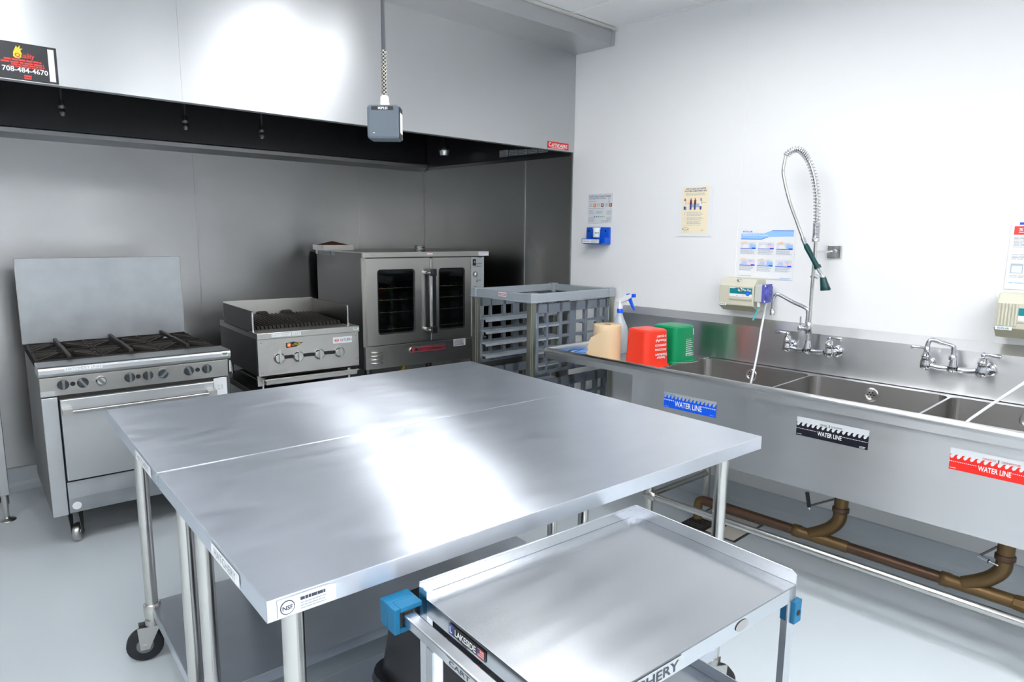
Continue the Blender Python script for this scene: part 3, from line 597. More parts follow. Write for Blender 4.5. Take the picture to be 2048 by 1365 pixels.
F.poly([(0, 0), (.105, 0), (.105, .03), (.09, .033), (.0, .033)], 'label_white').disc(.017, .016, .013, 'text_dark', 2).disc(.017, .016, .0115, 'label_white', 3).text('NSF', .008, .012, .026, .020, 'text_dark', 4, True).lines(.04, .027, .09, 1, .01, .006, 'text_dark', 2, .1).lines(.04, .017, .095, 3, .005, .002, 'text_grey', 2)
F.build('maker_label', tn)
F = Face((-.0008, .31, .8725), (0, -1, 0), (0, 0, 1), .0006); F.rect(0, 0, .175, .027, 'white').text('HATCHERY', .02, .005, .155, .022, 'text_grey'); F.build('name_label', tn)
F = Face((-.0008, .27, .8725), (0, -1, 0), (0, 0, 1), .0006); F.rect(0, 0, .20, .027, 'white').text('HATCHERY', .02, .005, .175, .022, 'text_grey'); F.build('name_label', tf2)

# ================================================================== UPTURNED TUB ON THE NEAR TABLE'S SHELF
tb = empty('bus_tub', (-3.0339 + .795, -3.7207 + .325, .2), -.0688, 'black plastic tub turned upside down on the shelf under the nearer table', 'tub')
def frustum(q, cx, cy, z0, z1, wx0, wy0, wx1, wy1, r0, r1, m, cap=True, n=5, smooth=True):
    a = rrect(cx - wx0 / 2, cx + wx0 / 2, cy - wy0 / 2, cy + wy0 / 2, r0, n); b = rrect(cx - wx1 / 2, cx + wx1 / 2, cy - wy1 / 2, cy + wy1 / 2, r1, n); k = len(a)
    q.add([(x, y, z0) for x, y in a] + [(x, y, z1) for x, y in b], [(i, (i + 1) % k, k + (i + 1) % k, k + i) for i in range(k)], m, smooth)
    if cap: q.add([(x, y, z1) for x, y in b], [tuple(range(k))], m)
q = MB(); frustum(q, 0, 0, .002, .235, .50, .52, .45, .46, .06, .06, 'black_plastic', False); frustum(q, 0, 0, .235, .25, .45, .46, .42, .43, .06, .05, 'black_plastic'); q.build('shell', tb)
q = MB(); frustum(q, 0, 0, .001, .022, .55, .56, .54, .55, .07, .07, 'black_plastic'); q.build('rim', tb)

# ================================================================== UTILITY CART
ct = empty('utility_cart', (-2.768, -3.782, 0), -.086, 'stainless utility cart with blue bumpers, parked against the nearer table', 'cart')
CW, CD, ZT = .605, -.415, .845
q = MB().box(.0, CW, CD, -.0, ZT - .003, ZT, 'cart_steel')
q.box(.0, CW, -.002, 0, ZT, ZT + .027, 'cart_steel').box(.0, CW, -.006, .0, ZT + .025, ZT + .027, 'cart_steel')
q.prism([(-.415, ZT), (0, ZT), (0, ZT + .027), (-.405, ZT + .027), (-.415, ZT + .02)], 'x', CW - .002, CW, 'cart_steel')
q.box(.0, .002, CD, 0, ZT - .03, ZT + .004, 'cart_steel').box(0, CW, CD, CD + .002, ZT - .032, ZT, 'cart_steel').box(0, CW, -.002, 0, ZT - .03, ZT, 'cart_steel').box(CW - .002, CW, CD, 0, ZT - .03, ZT, 'cart_steel')
q.build('top_tray', ct, False, .0012)
for zz in (.56, .26):
    q = MB().box(.02, CW - .02, CD + .02, -.02, zz - .003, zz, 'cart_steel').box(.02, CW - .02, -.022, -.02, zz, zz + .028, 'cart_steel').box(CW - .022, CW - .02, CD + .02, -.02, zz, zz + .028, 'cart_steel').box(.02, .022, CD + .02, -.02, zz - .02, zz + .01, 'cart_steel').box(.02, CW - .02, CD + .02, CD + .022, zz - .03, zz, 'cart_steel')
    q.build('shelf', ct, False, .001)
for x, sx in ((.0, 1), (CW, -1)):
    for y, sy in ((-.002, -1), (CD, 1)):
        l = MB().prism([(x, y), (x + sx * .026, y), (x + sx * .026, y + sy * .003), (x + sx * .003, y + sy * .003), (x + sx * .003, y + sy * .026), (x, y + sy * .026)], 'z', .14, ZT - .002 + (.02 if y > -.1 else 0), 'cart_steel').build('leg', ct)
        caster(ct, x + sx * .02, y + sy * .02, .141, -.5, .05)
hb = MB().box(-.047, -.022, -.50, -.0, .812, .832, 'cart_steel').box(-.047, -.025, -.125, -.100, .3, .812, 'cart_steel').box(-.047, -.025, -.40, -.375, .3, .812, 'cart_steel').box(-.045, .0, -.125, -.1, .55, .57, 'cart_steel').build('push_handle', ct, False, .003)
F = Face((-.0475, -.165, .8145), (0, -1, 0), (0, 0, 1)); F.rect(0, 0, .12, .015, 'label_grey').text('CART #1', .012, .003, .1, .013, 'text_dark', 2, True); F.build('name_label', hb)
q = MB()
q.box(-.064, -.006, .006, .034, .796, .846, 'bumper_blue').box(-.064, -.052, -.022, .006, .796, .846, 'bumper_blue').box(-.052, -.006, -.022, .006, .836, .846, 'bumper_blue').box(-.052, -.03, -.022, .006, .796, .806, 'bumper_blue').box(-.052, -.046, -.0215, .005, .806, .836, 'soot_shade').box(-.046, -.02, -.0215, .005, .832, .836, 'soot_shade')  # dark faces in the slot stand in for its shade
q.build('bumper', ct, False, .004, label='blue plastic corner bumper')
MB().box(CW - .01, CW + .016, CD - .006, CD + .025, .765, .812, 'bumper_blue').lathe((CW + .004, CD - .0061, .787), (0, -1, 0), [(.006, 0), (.006, .001)], 'soot_shade', 10).build('bumper', ct, False, .004, label='blue plastic corner bumper')
F = Face((-.0008, -.105, ZT - .024), (0, -1, 0), (0, 0, 1)); F.rect(0, 0, .11, .02, 'side_steel').rect(.0, 0, .016, .02, 'text_navy', 2).text('L', .004, .004, .011, .016, 'white', 3, True).text('LAKESIDE', .02, .004, .083, .016, 'white', 3, True).rect(.088, .003, .105, .017, 'white', 2)
for i in range(4): F.rect(.088, .003 + i * .004, .105, .005 + i * .004, 'red', 3)
F.rect(.088, .010, .095, .017, 'text_navy', 4); F.build('maker_label', ct)
F = Face((.04, CD - .0008, ZT - .029), (1, 0, 0), (0, 0, 1)); F.rect(0, 0, .21, .026, 'label_grey').text('HATCHERY', .03, .004, .2, .022, 'text_dark', 2, True); F.build('name_label', ct)
F = Face((.04, CD - .0008, ZT - .029), (1, 0, 0), (0, 0, 1)); F.disc(.38, .013, .02, 'scratch', 1, .010); F.build('glue_stain', ct)

# ================================================================== PENDANT POWER DROP
C = Vector((-2.115, -2.69, 1.888)); dirc = Vector((-3.4556 + 2.115, -4.7597 + 2.69, 0)).normalized()
yaw = math.atan2(dirc.y, dirc.x) + pi / 2 - .16
pd = empty('power_drop', tuple(C), yaw, 'grey outlet box hanging on a cord above the work tables', 'power drop')
MB().box(-.054, .054, -.045, .045, -.056, .056, 'box_grey').build('outlet_box', pd, False, .009)
F = Face((-.054, -.0455, -.056), (1, 0, 0), (0, 0, 1), .0006); F.rect(.016, .094, .090, .106, 'black').text('M2P2:25', .039, .096, .071, .104, 'white', 2, True).rect(.02, .018, .027, .020, 'white'); F.build('code_label', pd)
F = Face((.0545, -.045, -.056), (0, 1, 0), (0, 0, 1), .0008); F.rect(.008, .004, .082, .108, 'black').rect(.016, .022, .074, .09, 'white', 2); F.build('outlet_plate', pd)
MB().lathe((.0, .0, .056), (0, 0, 1), [(.014, 0), (.014, .003), (.016, .004), (.016, .012), (.0145, .014), (.0145, .03), (.009, .038)], 'white', 8, smooth=False).build('strain_relief', pd)
MB().cyl((0, 0, .09), (0, 0, ZC - C.z + .01), .0068, 'cord_grey', 12).build('cord', pd)
q = MB()
for s_ in (-1, 1):
    for ph in range(4):
        q.tube([(.0088 * math.cos(s_ * t * .55 + ph * pi / 2), .0088 * math.sin(s_ * t * .55 + ph * pi / 2), .09 + t * .0043) for t in range(36)], .0013, 'mesh_wire', 5)
q.build('grip_mesh', pd)

# ================================================================== THREE COMPARTMENT SINK
sk = empty('compartment_sink', (-.4, -3.4, 0), 0, 'long stainless three compartment sink with a left drainboard along the white wall', 'sink')
YR = -5.75
q = MB(); q.prism([(-.004, 1.075), (-.007, 1.075), (-.062, 1.036), (-.062, .84), (-.058, .84), (-.058, 1.03), (-.004, 1.068)], 'y', -2.135, YR, 'sink_steel'); q.build('backsplash', sk, True)
YL = -2.16
q = MB(); q.box(-.725, -.06, -2.79, YL, .835, .838, 'sink_steel').box(-.725, -.06, YR, -4.585, .835, .838, 'sink_steel'); q.build('drainboard', sk, True)
q = MB()
q.tube([(-.742, YR, .868), (-.742, YL - .02, .868), (-.742 + .006, YL - .006, .868), (-.742 + .02, YL, .868), (-.07, YL, .868)], .018, 'sink_steel', 14)
q.box(-.755, -.750, YR, YL - .01, .828, .866, 'sink_steel').box(-.752, -.70, YR, YL, .828, .831, 'sink_steel').box(-.742, -.07, YL + .01, YL + .014, .835, .866, 'sink_steel')
q.box(-.728, -.722, YR, YL - .01, .835, .866, 'sink_steel').box(-.728, -.07, YL - .018, YL - .012, .835, .866, 'sink_steel')
q.build('rolled_rim', sk, True)
ys = [-2.785, -3.385, -3.985, -4.585]
for i in range(3):
    ya, yb = ys[i + 1] , ys[i]; xa, xb = -.722, -.062; n = 6
    out = rrect(xa, xb, ya, yb, .0005, n); inn = rrect(xa + .022, xb - .045, ya + .005, yb - .005, .04, n); k = len(out)
    low = rrect(xa + .022, xb - .045, ya + .005, yb - .005, .04, n); bot = rrect(xa + .045, xb - .068, ya + .035, yb - .035, .04, n)
    q = MB(); q.add([(x, y, .836) for x, y in out] + [(x, y, .836) for x, y in inn], [(j, (j + 1) % k, k + (j + 1) % k, k + j) for j in range(k)], 'sink_steel')
    q.add([(x, y, .836) for x, y in inn] + [(x, y, .52) for x, y in low] + [(x, y, .495) for x, y in bot], [(j, (j + 1) % k, k + (j + 1) % k, k + j) for j in range(k)] + [(k + j, k + (j + 1) % k, 2 * k + (j + 1) % k, 2 * k + j) for j in range(k)] + [tuple(range(2 * k, 3 * k))], 'basin_steel', False)
    bs = q.build('basin', sk, True)
    yc = (ya + yb) / 2
    q = MB(); q.lathe((-.1075, yc + .021, .785), (-1, 0, 0), [(.034, 0), (.033, .003), (.024, .005), (.022, .003), (.0, .003)], 'basin_steel', 22)
    for j in range(6): q.lathe((-.1105, yc + .021 + .013 * math.cos(j * pi / 3), .785 + .013 * math.sin(j * pi / 3)), (-1, 0, 0), [(.0035, 0), (.0035, .0008)], 'soot_shade', 8)
    q.lathe((-.1105, yc + .021, .785), (-1, 0, 0), [(.004, 0), (.004, .0008)], 'soot_shade', 8)
    q.build('overflow_drain', bs, True)
    MB().lathe((-.4, yc, .496), (0, 0, 1), [(.05, 0), (.048, .003), (.02, -.0), (0, .0)], 'tube_steel', 18).build('floor_drain', bs, True)
    # divider's outer shells
    MB().box(xa + .004, xb, ya + .004, yb - .004, .478, .49, 'sink_steel').build('basin_underside', bs, True)
box('front_apron', sk, (-.7245, -.7205, -4.6, -2.75, .478, .832), 'sink_steel', world=True)
box('end_panel', sk, (-.7205, -.065, -2.755, -2.751, .478, .832), 'sink_steel', world=True)
box('end_panel', sk, (-.7205, -.065, -4.6, -4.596, .478, .832), 'sink_steel', world=True)
for y in (-2.862, -4.50, -5.65):
    for x in (-.70, -.145):
        l = MB().cyl((x, y, .03), (x, y, .478 if y > -5 else .835), .0205, 'tube_steel', 16).build('leg', sk, True)
        MB().lathe((x, y, .0005), (0, 0, 1), [(.014, 0), (.02, .008), (.02, .04), (.024, .045)], 'tube_steel', 14).build('foot', l, True)
for y in (-2.862, -4.50): MB().cyl((-.70, y, .212), (-.145, y, .195), .0165, 'tube_steel', 14).build('side_rail', sk, True)
MB().cyl((-.70, -2.862, .212), (-.70, -5.65, .212), .0165, 'tube_steel', 16).lathe((-.70, -4.19, .212), (0, 1, 0), [(.0175, 0), (.0175, .006)], 'chrome_dull', 16).build('front_rail', sk, True)
for y in (-2.862, -4.50): MB().lathe((-.70, y - .04, .212), (0, 1, 0), [(.021, 0), (.024, .005), (.024, .062), (.021, .066)], 'tube_steel', 14).build('rail_fitting', sk, True)
def waterline(y0, z0, w, h, c, top, kind):
    o = Face((-.7247, y0, z0), (0, -1, 0), (0, 0, 1), .0006)
    n = 14; st_ = w / n; o.rect(0, 0, w, h, top)
    b = h * (.52 if kind else .62); pts = []
    a = h * (.19 if kind else .2)
    o.rect(0, 0, w, b, c, 2)
    for i in range(-1, n + 1):
        x = (i + .25) * st_
        P = [(x, b - .0003), (x + .25 * st_, b + a * .15), (x + .45 * st_, b + a * .6), (x + .62 * st_, b + a * .95), (x + .85 * st_, b + a), (x + 1.02 * st_, b + a * .9), (x + .85 * st_, b + a * .75), (x + .8 * st_, b + a * .45), (x + .88 * st_, b + a * .1), (x + 1.0 * st_, b - .0003)]
        P = [(min(max(px, 0), w), pz) for px, pz in P]
        if max(p[0] for p in P) - min(p[0] for p in P) > 1e-4: o.poly(P, c, 2)
    dz = b - h * .15; tx0, tx1 = (.22 * w, .74 * w) if kind == 0 else (.31 * w, .65 * w)
    x = 0; ds = st_ * (.5 if kind == 0 else .28)
    while x < w - ds * .6:
        if not (tx0 - ds < x < tx1): o.rect(x, dz, x + ds * .6, dz + h * (.07 if kind == 0 else .03), 'white', 3)
        x += ds
    th = h * (.36 if kind == 0 else .24)
    o.text('WATER LINE', tx0, dz + h * .06 - th, tx1, dz + h * .06, 'white', 4, True)
    o.lines(w * .01, h * .1, w * .1, 1, .01, h * .03, top, 3).lines(w * .89, h * .12, w * .98, 2 if kind else 1, h * .06, h * .03, top, 3)
    if kind == 0: o.text('ECOLAB', w * .03, h * .8, w * .2, h * .93, 'sky_blue', 3, True)
    return o
o = waterline(-2.942, .694, .281, .0755, 'sticker_blue', 'label_grey', 0)
o.build('water_line_sticker', sk, True, label='blue water line sticker on the left basin')
o = waterline(-3.592, .702, .281, .0785, 'sticker_black', 'label_white', 1)
o.text('RINSE', .097, .058, .122, .065, 'text_dark', 3).rect(.130, .056, .133, .067, 'text_dark', 3).text('ENJUAGAR', .14, .058, .182, .065, 'text_dark', 3).build('water_line_sticker', sk, True, label='black and white water line sticker on the middle basin')
o = waterline(-4.145, .702, .281, .0785, 'sticker_red', 'label_white', 1)
o.text('SANITIZE', .097, .058, .135, .065, 'red', 3).rect(.142, .056, .145, .067, 'text_dark', 3).text('DESINFECTAR', .152, .058, .205, .065, 'red', 3).build('water_line_sticker', sk, True, label='red and white water line sticker on the right basin')

# ================================================================== DRAIN PIPING
dp = empty('drain_pipe', (-.45, -3.6, 0), 0, 'brass drain pipe with bends running under the sink', 'pipe')
PX, PZ = -.43, .155
MB().cyl((PX, -3.01, PZ), (PX, -4.93, PZ), .024, 'brass_pipe', 18).build('main_pipe', dp, True)
MB().tube(spline([(PX, -3.03, PZ), (PX, -3.0, PZ - .005), (PX, -2.985, PZ - .03), (PX, -2.985, .05)], 5), .023, 'brass_fitting', 14).build('outlet_bend', dp, True)
for y in (-3.69, -4.295, -4.89):
    q = MB().tube(spline([(PX, y, .478), (PX, y, .32), (PX, y + .005, .265), (PX, y + .035, .222), (PX, y + .075, .19), (PX, y + .12, .162)], 5), .029, 'brass_fitting', 16, rs=None)
    q.build('drain_bend', dp, True)
    for z0 in (.475, .41, .335): MB().lathe((PX, y, z0 - .03), (0, 0, 1), [(.030, 0), (.035, .004), (.035, .022), (.030, .026)], 'brass_pipe', 18).build('coupling_nut', dp, True)
    MB().lathe((PX, y + .06, PZ), (0, 1, 0), [(.022, -.11), (.027, -.10), (.027, .10), (.03, .11), (.03, .14), (.022, .142)], 'brass_fitting', 18).build('wye_fitting', dp, True)
q = MB().lathe((PX, -4.37, PZ), (0, -1, 0), [(.03, -.03), (.033, 0), (.033, .012), (.026, .014), (.012, .016), (.012, .03), (.0, .03)], 'brass_fitting', 8, smooth=False).build('cleanout_plug', dp, True)
for y, dy in ((-3.69, .13), (-4.295, .08)):
    q = MB().tube([(PX, y + .01, .37), (PX - .02, y + dy, .30)], .0045, 'side_steel', 8)
    if dy > .1:
        q.cyl((PX - .02, y + dy, .295), (PX - .022, y + dy + .013, .362), .0085, 'black_plastic', 12); q.cyl((PX - .02, y + dy, .295), (PX - .0195, y + dy - .003, .285), .005, 'chrome', 8)
    else:
        q.cyl((PX - .02, y + dy, .30), (PX - .03, y + dy - .035, .296), .0085, 'chrome', 10); q.cyl((PX - .03, y + dy - .035, .296), (PX - .02, y + .01, .285), .0045, 'chrome_dull', 8)
    q.build('drain_lever', dp, True)

# floor sink
fs = empty('floor_sink', (-.31, -3.06, 0), 0, 'small square floor sink with partial dark grate under the compartment sink', 'floor drain')
q = MB(); q.box(-.46, -.16, -3.215, -2.905, .0, .004, 'side_steel').box(-.448, -.172, -3.203, -2.917, .004, .0045, 'porcelain').box(-.34, -.28, -3.09, -3.03, .0045, .005, 'soot_shade'); q.build('frame', fs, True)
q = MB()
for i in range(6): q.box(-.455 + i * .022, -.445 + i * .022, -3.04, -2.91, .0045, .010, 'cast_iron')
q.box(-.455, -.33, -3.045, -3.035, .0045, .010, 'cast_iron'); q.build('grate', fs, True)

# ================================================================== FAUCETS
def faucet_base(f, yc, half, z0=.962, x=-.135):
    q = MB()
    q.tube(spline([(x, yc + half - .02, z0), (x, yc + half * .5, z0 - .005), (x, yc + .02, z0 - .004)], 4), .0125, 'chrome', 14)
    q.tube(spline([(x, yc - half + .02, z0), (x, yc - half * .5, z0 - .005), (x, yc - .02, z0 - .004)], 4), .0125, 'chrome', 14)
    q.lathe((x, yc, z0 - .02), (0, 0, 1), [(.008, 0), (.018, .006), (.019, .03), (.015, .05), (.0135, .068)], 'chrome', 16)
    q.build('body', f, True)
    for s_ in (-1, 1):
        y = yc + s_ * half
        v = MB().lathe((x, y, z0 - .018), (0, 0, 1), [(.010, -.004), (.021, .004), (.0215, .02), (.018, .035), (.016, .05), (.019, .052), (.019, .06), (.015, .062), (.015, .075), (.007, .076), (.007, .088)], 'chrome', 18)
        v.tube([(x, y, z0), (x + .03, y + s_ * .006, z0), (-.066, y + s_ * .01, z0)], .013, 'chrome', 12)
        vo = v.build('valve', f, True)
        MB().lathe((-.0625, y + s_ * .01, z0), (-1, 0, 0), [(.031, 0), (.030, .005), (.020, .012), (.0, .012)], 'chrome', 22).build('flange', vo, True)
        h = MB(); zt = z0 + .07
        h.lathe((x, y, zt - .004), (0, 0, 1), [(.010, 0), (.011, .006), (.006, .014), (.0, .014)], 'chrome', 12)
        h.tube([(x, y, zt + .004), (x - .004, y + s_ * .02, zt + .004), (x - .008, y + s_ * .055, zt + .003), (x - .009, y + s_ * .062, zt + .003)], .006, 'chrome', 10, rs=[.006, .006, .0105, .007])
        h.build('lever_handle', vo, True)
        MB().lathe((x, y, zt + .0102), (0, 0, 1), [(.005, 0), (.004, .001)], 'red' if s_ > 0 else 'pump_blue', 10).build('index_dot', vo, True)
fa = empty('pre_rinse_faucet', (-.135, -3.363, .95), 0, 'chrome pre-rinse faucet with tall spring hose and green spray handle', 'faucet')
faucet_base(fa, -3.363, .103)
X = -.135
MB().cyl((X, -3.363, 1.0), (X, -3.363, 1.505), .0085, 'chrome_dull', 14).lathe((X, -3.361, 1.04), (0, 0, 1), [(.012, 0), (.016, .005), (.016, .055), (.012, .06)], 'chrome', 16).build('riser', fa, True)
MB().lathe((X - .005, -3.352, 1.068), (-.5, .85, 0), [(.012, -.01), (.012, .02), (.016, .022), (.016, .035), (.010, .04)], 'chrome', 14).bar((X - .01, -3.325, 1.07), (X - .01, -3.323, 1.125), .012, .004, 'chrome').build('side_valve', fa, True)
sp_ = spline([(X, -3.352, 1.09), (X, -3.352, 1.145), (X - .003, -3.34, 1.168), (X - .02, -3.28, 1.195), (X - .04, -3.222, 1.226), (X - .045, -3.204, 1.223), (X - .046, -3.196, 1.20), (X - .046, -3.194, 1.15)], 6)
MB().tube(sp_, .0095, 'chrome', 14).lathe((X - .046, -3.194, 1.122), (0, 0, 1), [(.0125, 0), (.0125, .028), (.01, .03)], 'chrome', 14).build('spout', fa, True)
MB().bar((X, -3.363, 1.443), (-.02, -3.40, 1.443), .012, .012, 'chrome').lathe((-.004, -3.402, 1.443), (-1, 0, 0), [(.01, 0), (.012, .02)], 'chrome', 14).box(-.012, -.003, -3.438, -3.37, 1.41, 1.476, 'chrome_dull').build('wall_bracket', fa, True, .006)
MB().lathe((X, -3.363, 1.318), (0, 0, 1), [(.013, 0), (.013, .008)], 'chrome', 14).tube([(X - .01, -3.375, 1.321), (X - .02, -3.395, 1.318), (X - .045, -3.40, 1.318)], .004, 'chrome', 8).build('spray_hook', fa, True)
path = spline([(X, -3.362, 1.50), (X, -3.36, 1.58), (X - .002, -3.352, 1.70), (X - .01, -3.333, 1.80), (X - .022, -3.303, 1.88), (X - .03, -3.262, 1.925), (X - .04, -3.228, 1.92), (X - .05, -3.208, 1.898)], 24)
q = MB(); pts = []; L = 0; ph = 0
for i in range(len(path) - 1):
    a, b = path[i], path[i + 1]; t = (b - a).normalized(); zz = a.z
    u = Vector((1, 0, 0)); u = (u - t * u.dot(t)).normalized(); v = t.cross(u)
    dens = .0062 if (i < 24) else .0155 if i < 96 else .0100
    seg = (b - a).length; steps = max(2, int(seg / dens * 12))
    for s_ in range(steps):
        f_ = s_ / steps; ph += 2 * pi * seg / dens / steps; pts.append(a.lerp(b, f_) + (u * math.cos(ph) + v * math.sin(ph)) * .0155)
q.tube(pts, .0024, 'chrome', 6); q.build('spring', fa, True)
MB().lathe((X, -3.362, 1.49), (0, 0, 1), [(.018, 0), (.018, .02), (.016, .022)], 'chrome', 14).build('spring_seat', fa, True)
hp = path[20:] + spline([(X - .05, -3.208, 1.898), (-.19, -3.203, 1.84), (-.19, -3.207, 1.80), (-.19, -3.243, 1.687), (-.19, -3.290, 1.58), (-.19, -3.324, 1.504)], 24)[1:]
N = len(hp); MB().tube(hp, .008, 'tube_steel', 10, rs=[.0082 if i % 2 else .0068 for i in range(N)]).build('hose', fa, True)
q = MB().tube([(-.19, -3.322, 1.508), (-.19, -3.338, 1.478)], .0105, 'chrome', 12); q.build('hose_nut', fa, True)
q = MB().tube([(-.19, -3.336, 1.482), (-.19, -3.345, 1.466), (-.19, -3.378, 1.412), (-.19, -3.402, 1.374)], .012, 'spray_green', 14, rs=[.009, .013, .0115, .0125])
q.tube([(-.19, -3.40, 1.378), (-.19, -3.407, 1.366)], .0165, 'spray_green', 14); hg = q.build('spray_grip', fa, True)
MB().tube([(-.19, -3.405, 1.366), (-.19, -3.425, 1.338), (-.19, -3.431, 1.325)], .008, 'chrome', 12).tube([(-.19, -3.431, 1.33), (-.19, -3.433, 1.323)], .014, 'chrome', 14).tube([(-.205, -3.40, 1.345), (-.2, -3.415, 1.332), (-.195, -3.43, 1.33)], .003, 'chrome', 8).build('spray_valve', fa, True)
MB().tube([(-.19, -3.433, 1.324), (-.19, -3.438, 1.305), (-.19, -3.444, 1.285), (-.19, -3.449, 1.268), (-.19, -3.4495, 1.264)], .015, 'spray_green', 18, rs=[.014, .0165, .02, .0235, .021]).build('spray_head', fa, True)
fb = empty('wall_faucet', (-.135, -3.984, .95), 0, 'chrome wall faucet with short bent spout over the right basins', 'faucet')
faucet_base(fb, -3.986, .104, .965)
MB().tube(spline([(X, -3.982, 1.01), (X, -3.982, 1.045), (X - .002, -3.975, 1.060), (X - .01, -3.94, 1.07), (X - .02, -3.908, 1.080), (X - .025, -3.896, 1.076), (X - .028, -3.89, 1.06), (X - .028, -3.889, 1.04)], 6), .0095, 'chrome', 14).lathe((X - .028, -3.889, 1.028), (0, 0, 1), [(.0125, 0), (.0125, .02), (.01, .022)], 'chrome', 14).lathe((X, -3.982, 1.0), (0, 0, 1), [(.016, 0), (.017, .015), (.012, .022)], 'chrome', 14).build('spout', fb, True)

# ================================================================== WALL ITEMS (right wall x = 0)
def sheet(name, yl, yr, zt, zb, label, m='label_white', th=.0015, tilt=0):
    e = empty(name, (0, (yl + yr) / 2, zb), 0, label, 'poster')
    MB().box(-.0035, -.0035 + th, yr, yl, zb, zt, m).build('sheet', e, True)
    F = Face((-.0036, yl, zb), (0, -1, 0), (0, 0, 1), .0005); return e, F, yl - yr, zt - zb
e, F, w_, h_ = sheet('instruction_sheet', -1.816, -2.014, 1.773, 1.586, 'white test strip guide with a colour dot scale, above the blue holder', 'label_white')
def R_(F, w_, h_):
    return lambda a, b, c, d, m, k=1: F.rect(a * w_, b * h_, c * w_, d * h_, m, k)
r = R_(F, w_, h_)
F.text('Sink & Surface Cleaner Sanitizer', .03 * w_, .88 * h_, .94 * w_, .96 * h_, 'text_navy').text('Test Strips How-To Guide', .03 * w_, .80 * h_, .72 * w_, .87 * h_, 'text_navy')
F.lines(.03 * w_, .76 * h_, .4 * w_, 2, .03 * h_, .012 * h_, 'text_grey')
r(.82, .70, .90, .86, 'text_light'); r(.835, .72, .885, .85, 'label_white', 2)
for a, m in ((.22, 'orange'), (.54, 'text_dark'), (.88, 'maroon')):
    r(a, .55, a + .10, .67, m); r(a + .03, .57, a + .07, .65, 'peach', 2); F.lines((a - .18) * w_, .67 * h_, (a - .02) * w_, 4, .03 * h_, .012 * h_, 'text_grey')
r(.02, .495, .65, .505, 'text_grey'); r(.02, .66, .98, .663, 'text_light')
for a, b, c, n in ((.03, .44, .25, 5), (.33, .42, .63, 4), (.78, .42, .98, 5), (.03, .2, .3, 6), (.78, .2, .98, 5), (.55, .1, .9, 3)): F.lines(a * w_, b * h_, c * w_, n, .027 * h_, .011 * h_, 'text_grey')
for k, m in enumerate(('text_navy', 'text_navy', 'teal', 'mid_green', 'mid_green', 'bright_green')): r(.26 + k * .08, .2, .30 + k * .08, .235, m)
F.build('print', e, True)
e, F, w_, h_ = sheet('sink_poster', -2.497, -2.722, 1.790, 1.508, 'cream how-to-clean poster with drawn dish washers, in a clear sleeve', 'white')
F = Face((-.0036, -2.525, 1.526), (0, -1, 0), (0, 0, 1), .0005); w_, h_ = .170, .262; r = R_(F, w_, h_); r(0, 0, 1, 1, 'cream')
F.text('HOW TO CLEAN AND SANITIZE', .12 * w_, .935 * h_, .88 * w_, .972 * h_, 'text_navy', 2, True).text('IN A THREE COMPARTMENT SINK', .08 * w_, .89 * h_, .92 * w_, .925 * h_, 'text_navy', 2, True)
F.lines(.12 * w_, .865 * h_, .88 * w_, 3, .02 * h_, .007 * h_, 'text_grey', 2, .1)
r(.12, .63, .3, .635, 'text_grey', 2); r(.3, .56, .68, .64, 'text_light', 2); r(.2, .655, .32, .66, 'text_grey', 2); r(.7, .65, .92, .66, 'text_light', 2); r(.1, .50, .18, .57, 'text_light', 2)
for x, a in ((.05, 1), (.28, 0), (.44, 0), (.66, 1)):
    r(x + .02, .51, x + .09, .60 if a else .65, 'text_navy', 3); r(x + .02, .63, x + .1, .715, 'maroon', 3)
    if a: r(x + .0, .58, x + .09, .70, 'white', 4)
    F.disc((x + .06) * w_, .735 * h_, .0042, 'maroon', 3); r(x, .5, x + .1, .51, 'peach', 4)
for y, n in ((.455, 1), (.42, 3), (.34, 3), (.27, 4), (.18, 1)):
    F.lines(.2 * w_, y * h_, .85 * w_, n, .019 * h_, .007 * h_, 'text_grey', 2); F.disc(.12 * w_, (y - .01) * h_, .0022, 'text_grey', 2)
F.disc(.17 * w_, .095 * h_, .022, 'text_navy', 2, .008).disc(.175 * w_, .097 * h_, .019, 'cream', 3, .006).lines(.75 * w_, .08 * h_, .88 * w_, 3, .012 * h_, .005 * h_, 'text_grey', 2).lines(.08 * w_, .035 * h_, .4 * w_, 1, .01, .005 * h_, 'text_light', 2)
F.build('print', e, True)
e, F, w_, h_ = sheet('procedure_poster', -2.893, -3.203, 1.553, 1.290, 'white procedure poster with blue banner and six pictures, above the left dispenser', 'white')
r = R_(F, w_, h_); F.text('ECOLAB', .07 * w_, .925 * h_, .24 * w_, .955 * h_, 'sticker_blue', 2, True)
F.poly([(.04 * w_, .79 * h_), (.42 * w_, .79 * h_), (.5 * w_, .82 * h_), (.54 * w_, .84 * h_), (.97 * w_, .85 * h_), (.97 * w_, .965 * h_), (.6 * w_, .965 * h_), (.52 * w_, .935 * h_), (.46 * w_, .905 * h_), (.04 * w_, .9 * h_)], 'pale_blue')
F.poly([(.04 * w_, .785 * h_), (.42 * w_, .785 * h_), (.54 * w_, .835 * h_), (.53 * w_, .84 * h_), (.42 * w_, .797 * h_), (.04 * w_, .797 * h_)], 'sticker_blue', 2).rect(.6 * w_, .957 * h_, .97 * w_, .967 * h_, 'sticker_blue', 2)
F.text('Manual Pot & Pan Procedure', .07 * w_, .855 * h_, .53 * w_, .89 * h_, 'white', 3, True)
